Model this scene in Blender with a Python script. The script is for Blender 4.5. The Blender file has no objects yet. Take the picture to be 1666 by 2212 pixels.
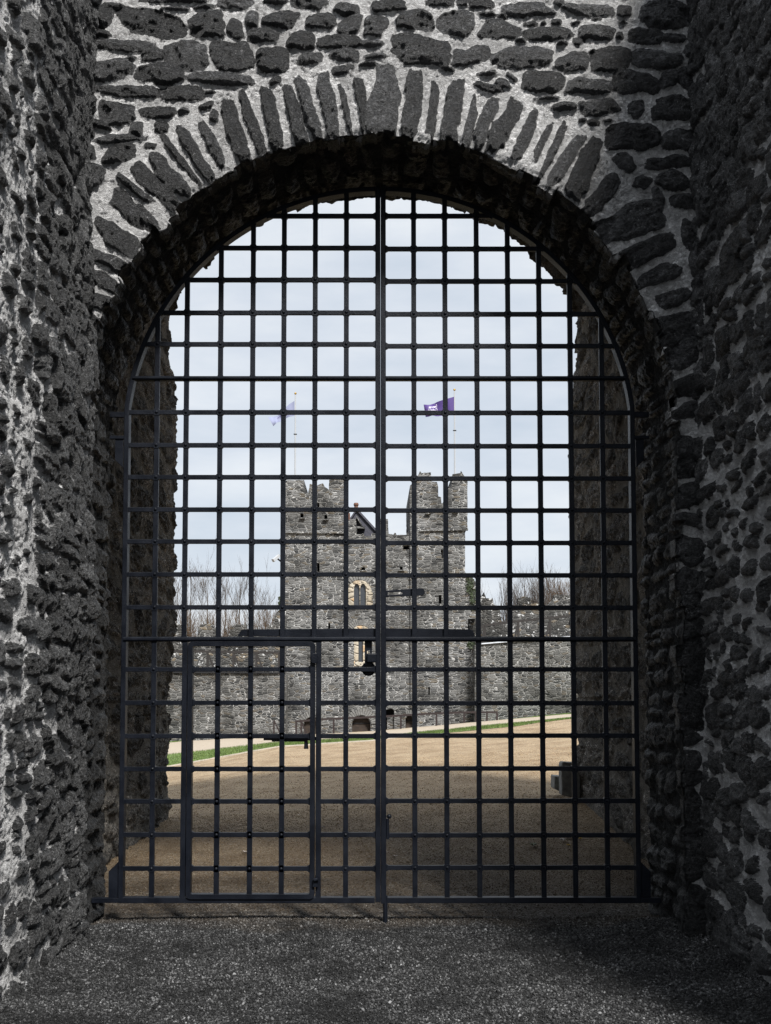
import bpy, math, random
import numpy as np
from mathutils import Vector, geometry
PI = math.pi
rnd = random.Random(11)
C = bpy.context.scene.collection
OFF = {}
# ------------------------------------------------------------------ camera model (picture 1666 x 2212)
F, CX, CY, PITCH, HC = 2300.0, 806.0, 1384.0, math.radians(3.2), 1.64
ct, st = math.cos(PITCH), math.sin(PITCH)
def P(px, py, Y):
    u, v = (px-CX)/F, (CY-py)/F
    dy = ct - v*st; dz = st + v*ct
    t = Y/dy
    return Vector((u*t, Y, HC + dz*t))
# ------------------------------------------------------------------ noise
_T = {}
def vn(x, y, seed=0):
    if seed not in _T: _T[seed] = np.random.default_rng(seed+77).random((256, 256))
    T = _T[seed]
    xf = np.floor(x); yf = np.floor(y)
    fx = x-xf; fy = y-yf
    xi = xf.astype(int) & 255; yi = yf.astype(int) & 255
    x1 = (xi+1) & 255; y1 = (yi+1) & 255
    fx = fx*fx*(3-2*fx); fy = fy*fy*(3-2*fy)
    return (T[xi, yi]*(1-fx)+T[x1, yi]*fx)*(1-fy) + (T[xi, y1]*(1-fx)+T[x1, y1]*fx)*fy
def fbm(x, y, seed=0, o=4, g=.5):
    s = 0; a = 1; n = 0
    for i in range(o):
        s = s + a*(vn(x*2**i+i*17.3, y*2**i+i*9.1, seed+i)-.5); n += a; a *= g
    return s/n*2
def ridge(x, y, seed=0, o=4):
    s = 0; a = 1; n = 0
    for i in range(o):
        s = s + a*(1-np.abs(vn(x*2**i+i*7.7, y*2**i+i*3.1, seed+i)*2-1)); n += a; a *= .5
    return s/n
def sstep(a, b, x):
    t = np.clip((x-a)/(b-a), 0, 1)
    return t*t*(3-2*t)
# ------------------------------------------------------------------ object helpers
def link(o, parent=None):
    C.objects.link(o)
    if parent: o.parent = parent
    return o
def tag(o, label=None, cat=None, group=None, kind=None):
    if label: o['label'] = label
    if cat: o['category'] = cat
    if group: o['group'] = group
    if kind: o['kind'] = kind
    return o
def thing(name, loc, label, cat, group=None):
    o = bpy.data.objects.new(name, None); o.empty_display_size = .2
    o.location = loc; link(o); OFF[o.name] = Vector(loc)
    return tag(o, label, cat, group)
def off(parent):
    o = Vector((0, 0, 0))
    while parent:
        o += OFF.get(parent.name, Vector((0, 0, 0))); parent = parent.parent
    return o
def mk(name, V, Fq, mat, parent=None, attrs=None, smooth=False, loc=None):
    """V (n,3) world, Fq (m,k) array or list of faces"""
    V = np.asarray(V, dtype=np.float64).reshape(-1, 3)
    o0 = off(parent) if parent else (Vector(loc) if loc is not None else Vector((0, 0, 0)))
    V = V - np.array(o0)
    me = bpy.data.meshes.new(name)
    if isinstance(Fq, np.ndarray):
        n, k = Fq.shape
        me.vertices.add(len(V)); me.vertices.foreach_set('co', V.astype(np.float32).ravel())
        me.loops.add(n*k); me.loops.foreach_set('vertex_index', Fq.astype(np.int32).ravel())
        me.polygons.add(n)
        me.polygons.foreach_set('loop_start', (np.arange(n)*k).astype(np.int32))
        me.polygons.foreach_set('loop_total', np.full(n, k, dtype=np.int32))
        me.update(calc_edges=True)
    else:
        me.from_pydata([tuple(v) for v in V], [], Fq)
    if smooth: me.polygons.foreach_set('use_smooth', np.ones(len(me.polygons), dtype=bool))
    if attrs:
        for k_, a in attrs.items():
            at = me.attributes.new(k_, 'FLOAT', 'POINT'); at.data.foreach_set('value', np.asarray(a, dtype=np.float32).ravel())
    me.validate(); me.update()
    if mat: me.materials.append(mat)
    o = bpy.data.objects.new(name, me); link(o, parent)
    if loc is not None and not parent: o.location = loc; OFF[o.name] = Vector(loc)
    return o
class MB:
    def __init__(s): s.v = []; s.f = []
    def add(s, v, f):
        n = len(s.v); s.v += [tuple(p) for p in v]; s.f += [tuple(i+n for i in q) for q in f]; return s
    def box(s, x0, x1, y0, y1, z0, z1):
        return s.add([(x0,y0,z0),(x1,y0,z0),(x1,y1,z0),(x0,y1,z0),(x0,y0,z1),(x1,y0,z1),(x1,y1,z1),(x0,y1,z1)],
              [(0,3,2,1),(4,5,6,7),(0,1,5,4),(1,2,6,5),(2,3,7,6),(3,0,4,7)])
    def tube(s, pts, rad, n=8, cap=True):
        pts = [Vector(p) for p in pts]; rs = rad if isinstance(rad, (list, tuple)) else [rad]*len(pts)
        base = len(s.v); ref = None
        for i, p in enumerate(pts):
            d = (pts[min(i+1, len(pts)-1)]-pts[max(i-1, 0)]).normalized()
            if ref is None: ref = Vector((0, 0, 1)) if abs(d.z) < .9 else Vector((1, 0, 0))
            a = d.cross(ref).normalized(); b = d.cross(a)
            for k in range(n):
                t = 2*PI*(k+.5)/n; s.v.append(tuple(p+(a*math.cos(t)+b*math.sin(t))*rs[i]))
        for i in range(len(pts)-1):
            for k in range(n):
                s.f.append((base+i*n+k, base+i*n+(k+1) % n, base+(i+1)*n+(k+1) % n, base+(i+1)*n+k))
        if cap:
            s.f.append(tuple(base+k for k in range(n))); s.f.append(tuple(base+(len(pts)-1)*n+k for k in reversed(range(n))))
        return s
    def bar(s, a, b, w, h):      # square-section bar between points
        return s.tube([a, b], max(w, h)*.7071, 4)
    def dome(s, c, r, axis=-1, n=8):
        v = []; f = []
        for j, ph in enumerate((0, 35, 65)):
            ph = math.radians(ph)
            for k in range(n):
                t = 2*PI*k/n
                v.append((c[0]+r*math.cos(ph)*math.cos(t), c[1]+axis*r*math.sin(ph)*.8, c[2]+r*math.cos(ph)*math.sin(t)))
        v.append((c[0], c[1]+axis*r*.8, c[2]))
        for j in range(2):
            for k in range(n): f.append((j*n+k, j*n+(k+1) % n, (j+1)*n+(k+1) % n, (j+1)*n+k))
        for k in range(n): f.append((2*n+k, 2*n+(k+1) % n, 3*n))
        return s.add(v, f)
    def extr(s, outer, y0, y1, holes=()):
        """polygon of (x,z) extruded from y0 (front) to y1, with holes"""
        loops = [list(outer)]+[list(h) for h in holes]
        flat = [p for l in loops for p in l]
        tris = geometry.tessellate_polygon([[Vector((p[0], p[1], 0)) for p in l] for l in loops])
        n = len(flat)
        v = [(p[0], y0, p[1]) for p in flat]+[(p[0], y1, p[1]) for p in flat]
        f = []
        for t in tris:
            a, b, c = (flat[i] for i in t)
            if (b[0]-a[0])*(c[1]-a[1])-(b[1]-a[1])*(c[0]-a[0]) < 0: t = (t[0], t[2], t[1])
            f.append(tuple(t)); f.append((t[0]+n, t[2]+n, t[1]+n))
        k = 0
        for li, l in enumerate(loops):
            m = len(l)
            ar = sum(l[i][0]*l[(i+1) % m][1]-l[(i+1) % m][0]*l[i][1] for i in range(m))
            for i in range(m):
                a, b = k+i, k+(i+1) % m
                if (ar > 0) != (li > 0): f.append((b, a, a+n, b+n))
                else: f.append((a, b, b+n, a+n))
            k += m
        return s.add(v, f)
    def build(s, name, mat, parent=None, loc=None, bevel=0, smooth=False):
        o = mk(name, np.array(s.v), s.f, mat, parent, loc=loc, smooth=smooth)
        if bevel:
            m = o.modifiers.new('bevel', 'BEVEL'); m.width = bevel; m.segments = 2; m.limit_method = 'ANGLE'; m.angle_limit = math.radians(60)
        return o
# ------------------------------------------------------------------ materials
def newmat(name):
    m = bpy.data.materials.new(name); m.use_nodes = True
    nt = m.node_tree; b = nt.nodes['Principled BSDF']
    return m, nt, b
def N(nt, t, **kw):
    n = nt.nodes.new(t)
    for k, v in kw.items():
        if k.startswith('i_'): n.inputs[k[2:].replace('_', ' ')].default_value = v
        else: setattr(n, k, v)
    return n
def ramp(nt, src, stops, mode='LINEAR'):
    r = nt.nodes.new('ShaderNodeValToRGB'); r.color_ramp.interpolation = mode
    e = r.color_ramp.elements
    while len(e) < len(stops): e.new(.5)
    for i, (p, c) in enumerate(stops):
        e[i].position = p; e[i].color = (c, c, c, 1) if not isinstance(c, tuple) else (*c, 1)
    nt.links.new(src, r.inputs[0]); return r.outputs[0]
def math_(nt, op, a, b=None, c=None):
    n = nt.nodes.new('ShaderNodeMath'); n.operation = op
    for i, x in enumerate((a, b, c)):
        if x is None: continue
        if isinstance(x, (int, float)): n.inputs[i].default_value = x
        else: nt.links.new(x, n.inputs[i])
    return n.outputs[0]
def mix(nt, f, a, b, bt='MIX'):
    n = nt.nodes.new('ShaderNodeMix'); n.data_type = 'RGBA'; n.blend_type = bt
    for s_, x in ((n.inputs['Factor'], f), (n.inputs['A'], a), (n.inputs['B'], b)):
        if isinstance(x, (int, float)): s_.default_value = x
        elif isinstance(x, tuple): s_.default_value = (*x, 1)
        else: nt.links.new(x, s_)
    return n.outputs['Result']
def tex(nt, kind, scale, vec=None, detail=4, rough=.6, **kw):
    n = nt.nodes.new(kind); n.inputs['Scale'].default_value = scale
    if 'Detail' in n.inputs and kind == 'ShaderNodeTexNoise': n.inputs['Detail'].default_value = detail; n.inputs['Roughness'].default_value = rough
    for k, v in kw.items(): setattr(n, k, v)
    if vec is not None: nt.links.new(vec, n.inputs['Vector'])
    return n
def bump(nt, b, h, strength=.5, dist=.01):
    n = nt.nodes.new('ShaderNodeBump'); n.inputs['Strength'].default_value = strength; n.inputs['Distance'].default_value = dist
    nt.links.new(h, n.inputs['Height']); nt.links.new(n.outputs[0], b.inputs['Normal'])
def geo_pos(nt): return nt.nodes.new('ShaderNodeNewGeometry').outputs['Position']
def scaled(nt, vec, s):
    n = nt.nodes.new('ShaderNodeMapping'); n.inputs['Scale'].default_value = s; nt.links.new(vec, n.inputs['Vector']); return n.outputs[0]
def attr(nt, name): 
    n = nt.nodes.new('ShaderNodeAttribute'); n.attribute_name = name; return n.outputs['Fac']

def rubble_mat(name, mort, sd, sl, spec=.35, rough=.50, smear=.5, fleck=.5, grit=.15):
    """mort: mortar colour, sd/sl dark and light stone colours; reads vertex attributes stone and tone"""
    m, nt, b = newmat(name); p = geo_pos(nt)
    n1 = tex(nt, 'ShaderNodeTexNoise', 9, p, 6, .65).outputs[0]
    n2 = tex(nt, 'ShaderNodeTexNoise', 70, p, 5, .7).outputs[0]
    n3 = tex(nt, 'ShaderNodeTexNoise', 210, p, 3, .7).outputs[0]
    v = tex(nt, 'ShaderNodeTexVoronoi', 95, p).outputs['Distance']
    t = math_(nt, 'ADD', math_(nt, 'MULTIPLY', attr(nt, 'tone'), .55), math_(nt, 'MULTIPLY', n1, .5))
    sc = mix(nt, ramp(nt, t, [(.22, 0.), (.5, .3), (.8, 1.)]), sd, sl)
    sc = mix(nt, ramp(nt, n2, [(.36, 1.), (.56, 0.)]), sc, (.28, .28, .28), 'MULTIPLY')
    n4 = tex(nt, 'ShaderNodeTexNoise', 26, p, 6, .7).outputs[0]
    sc = mix(nt, ramp(nt, n4, [(.52, 0.), (.66, 1.)]), sc, (2.9, 2.9, 2.9), 'MULTIPLY')
    mus = tex(nt, 'ShaderNodeTexNoise', 17, scaled(nt, p, (1, 1, 1.9)), 8, .75); cr = math_(nt, 'ABSOLUTE', math_(nt, 'SUBTRACT', mus.outputs[0], .5))
    sc = mix(nt, ramp(nt, cr, [(.008, .9), (.035, 0.)]), sc, (.12, .12, .12), 'MULTIPLY')
    st_ = tex(nt, 'ShaderNodeTexNoise', 42, scaled(nt, p, (1, 1, 2.6)), 5, .8).outputs[0]
    sc = mix(nt, ramp(nt, st_, [(.5, 0.), (.62, grit)]), sc, tuple(c*.42 for c in mort))
    # pale lime flecks on stone
    fl = math_(nt, 'MULTIPLY', ramp(nt, n2, [(.60, 0.), (.66, 1.)]), ramp(nt, n1, [(.5, 0.), (.6, 1.)]))
    sc = mix(nt, math_(nt, 'MULTIPLY', fl, fleck), sc, tuple(c*.75 for c in mort))
    mc = mix(nt, ramp(nt, n2, [(.3, 0.), (.7, 1.)]), tuple(c*.68 for c in mort), mort)
    mc = mix(nt, ramp(nt, math_(nt, 'ADD', v, math_(nt, 'MULTIPLY', n1, .0)), [(.13, 1.), (.27, 0.)]), mc, tuple(c*.35 for c in mort))
    mc = mix(nt, ramp(nt, n1, [(.32, .8), (.52, 0.)]), mc, tuple(c*.62 for c in mort))
    big = tex(nt, 'ShaderNodeTexNoise', 2.2, p, 5, .6).outputs[0]
    mc = mix(nt, ramp(nt, big, [(.36, .75), (.58, 0.)]), mc, (.52, .52, .52), 'MULTIPLY')
    f = math_(nt, 'ADD', attr(nt, 'stone'), math_(nt, 'ADD', math_(nt, 'MULTIPLY', math_(nt, 'SUBTRACT', n2, .5), 1.3), math_(nt, 'MULTIPLY', math_(nt, 'SUBTRACT', mus.outputs[0], .5), smear)))
    f = ramp(nt, f, [(.4, 0.), (.6, 1.)])
    nt.links.new(mix(nt, f, mc, sc), b.inputs['Base Color'])
    nt.links.new(mix(nt, f, (.95,)*3, ramp(nt, n2, [(.3, rough-.16), (.7, rough+.2)])), b.inputs['Roughness'])
    b.inputs['Specular IOR Level'].default_value = spec
    h = math_(nt, 'ADD', math_(nt, 'ADD', n2, math_(nt, 'MULTIPLY', n3, .6)), math_(nt, 'MULTIPLY', ramp(nt, cr, [(0., 0.), (.05, 1.)]), .7))
    bump(nt, b, h, 1., .028)
    return m
def simple_mat(name, col, rough=.6, metal=0, var=.25, scale=20, bmp=.2, dist=.005, spec=.4):
    m, nt, b = newmat(name); p = geo_pos(nt)
    n = tex(nt, 'ShaderNodeTexNoise', scale, p, 5, .65).outputs[0]
    c = mix(nt, ramp(nt, n, [(.3, 0.), (.7, 1.)]), tuple(x*(1-var) for x in col), tuple(min(1, x*(1+var)) for x in col))
    nt.links.new(c, b.inputs['Base Color'])
    b.inputs['Roughness'].default_value = rough; b.inputs['Metallic'].default_value = metal
    b.inputs['Specular IOR Level'].default_value = spec
    if bmp: bump(nt, b, n, bmp, dist)
    return m
def masonry_mat(name, dark, light, mortar, su=3.0, sv=9.0, lich=0.0, warm=(.2, .16, .11)):
    m, nt, b = newmat(name); p = geo_pos(nt)
    sx = nt.nodes.new('ShaderNodeSeparateXYZ'); nt.links.new(p, sx.inputs[0])
    cb = nt.nodes.new('ShaderNodeCombineXYZ')
    nt.links.new(math_(nt, 'ADD', sx.outputs[0], math_(nt, 'MULTIPLY', sx.outputs[1], .83)), cb.inputs[0]); nt.links.new(sx.outputs[2], cb.inputs[1])
    wn = tex(nt, 'ShaderNodeTexNoise', 1.3, cb.outputs[0], 3).outputs['Color']
    vm = nt.nodes.new('ShaderNodeVectorMath'); vm.operation = 'MULTIPLY_ADD'; vm.inputs[1].default_value = (.9, .28, 0)
    nt.links.new(wn, vm.inputs[0]); nt.links.new(cb.outputs[0], vm.inputs[2])
    q = scaled(nt, vm.outputs[0], (su, sv, 1))
    vo = tex(nt, 'ShaderNodeTexVoronoi', 1, q); vo.voronoi_dimensions = '2D'; vo.inputs['Randomness'].default_value = .76
    ve = tex(nt, 'ShaderNodeTexVoronoi', 1, q); ve.voronoi_dimensions = '2D'; ve.feature = 'DISTANCE_TO_EDGE'; ve.inputs['Randomness'].default_value = .76
    rc = nt.nodes.new('ShaderNodeSeparateColor'); nt.links.new(vo.outputs['Color'], rc.inputs[0])
    n = tex(nt, 'ShaderNodeTexNoise', 7, p, 6, .7).outputs[0]
    big = tex(nt, 'ShaderNodeTexNoise', .45, p, 4, .6).outputs[0]
    sc = mix(nt, rc.outputs[0], dark, light)
    sc = mix(nt, ramp(nt, rc.outputs[1], [(.86, 0.), (.93, .75)]), sc, warm)
    sc = mix(nt, ramp(nt, n, [(.3, .8), (.7, 0.)]), sc, (.4, .4, .4), 'MULTIPLY')
    ed = math_(nt, 'ADD', ve.outputs['Distance'], math_(nt, 'MULTIPLY', math_(nt, 'SUBTRACT', n, .5), .1))
    mf = math_(nt, 'MULTIPLY', ramp(nt, ed, [(.035, .9), (.11, 0.)]), ramp(nt, big, [(.3, .45), (.55, 1.)]))
    c = mix(nt, mf, sc, mortar)
    c = mix(nt, ramp(nt, big, [(.40, .8), (.56, 0.)]), c, (.45, .44, .42), 'MULTIPLY')
    if lich:
        l1 = tex(nt, 'ShaderNodeTexNoise', 3.2, p, 5, .7).outputs[0]
        c = mix(nt, ramp(nt, l1, [(.62-lich*.1, 0.), (.66-lich*.1, .9)]), c, (.45, .45, .44))
    nt.links.new(c, b.inputs['Base Color']); b.inputs['Roughness'].default_value = .9; b.inputs['Specular IOR Level'].default_value = .2
    h = math_(nt, 'ADD', math_(nt, 'MULTIPLY', ramp(nt, ed, [(.02, 0.), (.2, 1.)]), 1.), math_(nt, 'MULTIPLY', n, .6))
    bump(nt, b, h, 1., .08)
    return m
M = {}
M['front'] = rubble_mat('grey rubble and lime mortar', (.82, .81, .80), (.002, .002, .0025), (.07, .07, .072), .5, smear=.8, grit=.13)
M['side'] = rubble_mat('dark rough rubble', (.82, .81, .80), (.003, .003, .0035), (.10, .10, .10), .55, smear=2.4, fleck=1., grit=.26)
M['soffit'] = rubble_mat('shade dark rubble', (.03, .03, .03), (.005, .005, .005), (.03, .03, .03))  # near-black stone and mortar put the reveal's shade into the colour
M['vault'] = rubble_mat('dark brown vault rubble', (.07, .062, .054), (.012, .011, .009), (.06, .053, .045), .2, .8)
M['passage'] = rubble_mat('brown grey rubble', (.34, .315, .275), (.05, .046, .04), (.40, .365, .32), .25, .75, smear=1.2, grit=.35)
M['castle'] = masonry_mat('castle rubble stone', (.028, .029, .030), (.235, .234, .229), (.385, .38, .366), warm=(.16, .135, .10))
M['curtain'] = masonry_mat('curtain wall stone', (.026, .027, .027), (.20, .197, .188), (.31, .304, .29), 3.2, 8.2, warm=(.13, .11, .085))
M['parapet'] = masonry_mat('lichen parapet stone', (.035, .035, .034), (.11, .107, .10), (.17, .165, .155), 3., 6., lich=.35)
M['dark'] = simple_mat('dark interior', (.008, .008, .009), .95, 0, .2, 4, 0)
M['sand'] = masonry_mat('pale sandstone blocks', (.36, .30, .22), (.45, .41, .33), (.38, .34, .28), 2.2, 2.6, warm=(.55, .36, .19))
M['glass'] = simple_mat('leaded glass', (.03, .034, .04), .25, 0, .5, 60, .3, .02, .6)
M['door'] = simple_mat('weathered brown door', (.022, .014, .0095), .8, 0, .5, 8, .3)
M['slate'] = simple_mat('dark blue slate', (.032, .032, .044), .55, 0, .3, 6, .5, .03)
M['terra'] = simple_mat('terracotta', (.10, .045, .028), .8)
M['rust'] = simple_mat('dark red rail paint', (.011, .0045, .004), .6, 0, .3, 5, .1)
M['brownrail'] = simple_mat('brown rail timber', (.012, .0095, .0085), .75, 0, .3, 5, .1)
M['white'] = simple_mat('white paint', (.30, .31, .32), .4, 0, .05, 3, 0)
M['brass'] = simple_mat('gilt ball', (.35, .22, .05), .35, .8)
M['bark'] = simple_mat('bare twig bark', (.06, .05, .043), .9, 0, .4, 3, 0)
M['bark2'] = simple_mat('russet twig bark', (.075, .05, .03), .9, 0, .4, 3, 0)
M['slab'] = simple_mat('grey cut stone', (.17, .17, .16), .85, 0, .35, 14, .5, .02)
M['kerb'] = simple_mat('pale path edging', (.32, .285, .235), .8, 0, .15, 4, .1)
M['lip'] = simple_mat('galvanised edge strip', (.45, .47, .5), .5, .3, .15, 4, .1)
M['ivy'] = simple_mat('ivy leaf', (.022, .032, .011), .6, 0, .5, 6, 0)
M['leafbrown'] = simple_mat('dry leaf', (.16, .085, .04), .75, 0, .5, 40, .2)
M['leafyellow'] = simple_mat('yellow leaf', (.42, .27, .05), .7, 0, .3, 40, .2)
M['leafpale'] = simple_mat('pale leaf', (.45, .40, .36), .7, 0, .3, 40, .2)
M['leafgreen'] = simple_mat('grey green leaf', (.16, .17, .11), .7, 0, .3, 40, .2)
def iron_mat():
    m, nt, b = newmat('black painted iron'); p = geo_pos(nt)
    n = tex(nt, 'ShaderNodeTexNoise', 110, p, 4, .6).outputs[0]
    n2 = tex(nt, 'ShaderNodeTexNoise', 6, p, 5, .65).outputs[0]
    n3 = tex(nt, 'ShaderNodeTexNoise', 320, p, 2, .6).outputs[0]
    c = mix(nt, ramp(nt, n2, [(.35, 0.), (.7, 1.)]), (.003, .0038, .006), (.0065, .008, .012))
    c = mix(nt, ramp(nt, n, [(.68, 0.), (.74, .5)]), c, (.06, .055, .052))
    nt.links.new(c, b.inputs['Base Color'])
    nt.links.new(ramp(nt, n2, [(.3, .30), (.7, .48)]), b.inputs['Roughness'])
    b.inputs['Specular IOR Level'].default_value = .12
    bump(nt, b, math_(nt, 'ADD', n, math_(nt, 'MULTIPLY', n3, .3)), .45, .004)
    return m
M['iron'] = iron_mat()
def gravel_mat(name, use_attr):
    m, nt, b = newmat(name); p = geo_pos(nt)
    sx = nt.nodes.new('ShaderNodeSeparateXYZ'); nt.links.new(p, sx.inputs[0])
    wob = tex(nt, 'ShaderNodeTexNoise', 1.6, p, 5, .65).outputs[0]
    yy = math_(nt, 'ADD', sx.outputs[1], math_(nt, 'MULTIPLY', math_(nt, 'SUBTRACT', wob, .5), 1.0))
    fb = ramp(nt, math_(nt, 'MULTIPLY_ADD', yy, .17, -7.7*.17), [(.0, 0.), (.25, .35), (1., 1.)])  # slow grey to tan blend also paints vault shade onto the passage floor
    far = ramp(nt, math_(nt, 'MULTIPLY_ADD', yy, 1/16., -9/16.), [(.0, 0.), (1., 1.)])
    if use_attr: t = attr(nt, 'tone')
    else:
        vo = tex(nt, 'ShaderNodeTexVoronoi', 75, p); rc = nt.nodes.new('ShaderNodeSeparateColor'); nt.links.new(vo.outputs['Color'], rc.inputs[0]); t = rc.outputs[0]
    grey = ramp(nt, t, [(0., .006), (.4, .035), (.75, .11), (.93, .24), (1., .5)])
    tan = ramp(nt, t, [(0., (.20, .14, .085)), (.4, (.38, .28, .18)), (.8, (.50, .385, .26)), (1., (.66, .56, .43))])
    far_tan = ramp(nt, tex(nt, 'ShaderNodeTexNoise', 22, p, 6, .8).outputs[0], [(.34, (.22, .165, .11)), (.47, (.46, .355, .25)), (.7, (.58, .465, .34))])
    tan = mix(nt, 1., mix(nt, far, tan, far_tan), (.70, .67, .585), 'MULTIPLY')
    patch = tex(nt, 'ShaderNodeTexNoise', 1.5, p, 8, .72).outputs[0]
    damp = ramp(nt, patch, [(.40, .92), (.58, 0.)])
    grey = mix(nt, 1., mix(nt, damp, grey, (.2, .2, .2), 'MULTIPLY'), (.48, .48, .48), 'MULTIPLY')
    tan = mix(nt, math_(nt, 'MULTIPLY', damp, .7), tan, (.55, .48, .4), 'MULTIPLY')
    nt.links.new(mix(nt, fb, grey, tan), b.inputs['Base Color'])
    b.inputs['Roughness'].default_value = .8; b.inputs['Specular IOR Level'].default_value = .3
    if not use_attr:
        n = tex(nt, 'ShaderNodeTexNoise', 60, p, 5, .7).outputs[0]
        vd = tex(nt, 'ShaderNodeTexVoronoi', 75, p).outputs['Distance']
        n4 = tex(nt, 'ShaderNodeTexNoise', 6, scaled(nt, p, (1, 2.2, 1)), 8, .75).outputs[0]
        h = math_(nt, 'ADD', math_(nt, 'ADD', n, math_(nt, 'MULTIPLY', vd, -1.)), math_(nt, 'MULTIPLY', n4, 2.5))
        bump(nt, b, h, 1., .02)
    return m
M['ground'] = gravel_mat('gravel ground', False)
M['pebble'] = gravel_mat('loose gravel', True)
def path_mat():
    m, nt, b = newmat('pale sandy path'); p = geo_pos(nt)
    n = tex(nt, 'ShaderNodeTexNoise', 6, p, 8, .75).outputs[0]
    nt.links.new(ramp(nt, n, [(.3, (.20, .165, .12)), (.5, (.26, .215, .16)), (.75, (.30, .25, .19))]), b.inputs['Base Color'])
    b.inputs['Roughness'].default_value = .9; bump(nt, b, n, .5, .03); return m
M['path'] = path_mat()
def grass_mat():
    m, nt, b = newmat('lawn grass'); p = geo_pos(nt)
    n = tex(nt, 'ShaderNodeTexNoise', 2.5, p, 8, .75).outputs[0]
    nt.links.new(ramp(nt, n, [(.3, (.045, .07, .014)), (.5, (.085, .13, .024)), (.75, (.14, .175, .045))]), b.inputs['Base Color'])
    b.inputs['Roughness'].default_value = .8; return m
M['grass'] = grass_mat()
def flag_mat(name, col):
    m, nt, b = newmat(name); b.inputs['Base Color'].default_value = (*col, 1); b.inputs['Roughness'].default_value = .7
    return m
M['purple'] = flag_mat('purple flag cloth', (.038, .015, .12)); M['flagwhite'] = flag_mat('white flag cloth', (.15, .165, .25)); M['print'] = flag_mat('white print', (.75, .72, .8)); M['inkprint'] = flag_mat('dark print', (.06, .05, .15))
# ------------------------------------------------------------------ stone height fields
def field(U, V, du, dv, u0, v0, stones, seed, prot=.03, edge=.015, warp=.22, bias=None, rough=.02):
    """regular grid U,V (nv,nu). returns H, stone mask, tone"""
    nv, nu = U.shape
    r = random.Random(seed)
    W1 = fbm(U*9, V*9, seed+1, 3); W1b = fbm(U*9+31, V*9+5, seed+5, 3); W2 = fbm(U*38, V*38, seed+2, 3)
    D = np.full(U.shape, .5); H = np.zeros(U.shape); T = np.zeros(U.shape)
    for (cu, cv, a, b, ang, n) in stones:
        R = math.hypot(a, b)*1.35+.03
        i0 = max(0, int((cu-R-u0)/du)); i1 = min(nu, int((cu+R-u0)/du)+2)
        j0 = max(0, int((cv-R-v0)/dv)); j1 = min(nv, int((cv+R-v0)/dv)+2)
        if i1 <= i0 or j1 <= j0: continue
        sl = (slice(j0, j1), slice(i0, i1))
        mn = min(a, b); wa = min(warp*mn, .022)
        x = U[sl]-cu+W1[sl]*wa*1.3; y = V[sl]-cv+W1b[sl]*wa*1.3
        c, s = math.cos(ang), math.sin(ang)
        p = c*x+s*y; q = -s*x+c*y
        sk = r.uniform(-.18, .18); q2 = q+sk*p*b/a; p2 = p+r.uniform(-.2, .2)*q
        d = ((np.abs(p2/a)**n+np.abs(q2/b)**n)**(1/n)-1)*mn
        for _ in range(3):
            fa = r.uniform(0, 2*PI); d = np.maximum(d, (p2/a*math.cos(fa)+q2/b*math.sin(fa)-r.uniform(.78, 1.2))*mn)
        d = d+W2[sl]*.006
        if bias is not None: d = d+bias[sl]
        ox, oy = r.uniform(0, 90), r.uniform(0, 90)
        pn = p+W1[sl]*.03; qn = q+W1b[sl]*.03
        h = np.full(p.shape, prot*r.uniform(.5, 1.2))
        for _ in range(r.randint(3, 6)):
            fa = r.uniform(0, 2*PI); g = abs(r.gauss(0, .34)); o0 = r.uniform(-.1, .55)*mn
            h = np.minimum(h, prot*1.1+.004-g*np.maximum(pn*math.cos(fa)*mn/a*1.6+qn*math.sin(fa)-o0, -.01))
        h = np.maximum(h, -.02)*(1-np.exp(np.minimum(d, 0)/edge))
        h = h+(np.floor(vn(p*5+ox, q*26+oy, 3)*4+W2[sl]*.5)/4-.4)*rough*.55
        h = h+(ridge(p*11+ox, q*24+oy, 7, 5)-.5)*rough*1.0+(ridge(p*36+oy, q*60+ox, 11, 3)-.5)*rough*.35
        up = d < D[sl]
        D[sl] = np.where(up, d, D[sl]); H[sl] = np.where(up, h, H[sl]); T[sl] = np.where(up, r.random(), T[sl])
    m = sstep(.006, -.006, D)
    mort = fbm(U*6, V*6, seed+9, 3)*.013+fbm(U*34, V*34, seed+12, 4)*.009
    pit = sstep(.66, .8, vn(U*62, V*62, seed+21))*.007+sstep(.7, .85, vn(U*33+9, V*33, seed+22))*.003
    Hh = (mort-pit)*(1-m)+H*m+fbm(U*70, V*70, seed+15, 2)*.004
    return Hh, m, T
def courses(u0, u1, v0, v1, r, hr=(.07, .19), wr=(.12, .42), gap=(.012, .045), jv=.008, ja=.07):
    out = []; v = v0
    while v < v1:
        h = r.uniform(*hr); u = u0-r.uniform(0, .3)
        while u < u1:
            w = r.uniform(*wr)*(.7+h*2.2); g = r.uniform(*gap)
            hh = h*r.uniform(.7, 1.02)
            if r.random() < .12 and h > .11:
                out.append((u+w/2, v+h*.27, w/2, h*.21, r.gauss(0, .06), 3.)); out.append((u+w/2, v+h*.76, w/2, h*.2, r.gauss(0, .06), 3.))
            else: out.append((u+w/2, v+h/2+r.gauss(0, jv), w/2, hh/2, r.gauss(0, ja), r.uniform(2.6, 4.5)))
            u += w+g
        v += h+r.uniform(*gap)*.8
    return out
def quads(nv, nu):
    i = np.arange(nv*nu).reshape(nv, nu)
    return np.stack([i[:-1, :-1], i[:-1, 1:], i[1:, 1:], i[1:, :-1]], -1).reshape(-1, 4)
def compact(V, Fq, attrs):
    used = np.unique(Fq); mp = np.zeros(len(V), dtype=np.int64); mp[used] = np.arange(len(used))
    return V[used], mp[Fq], {k: a[used] for k, a in attrs.items()}
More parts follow.
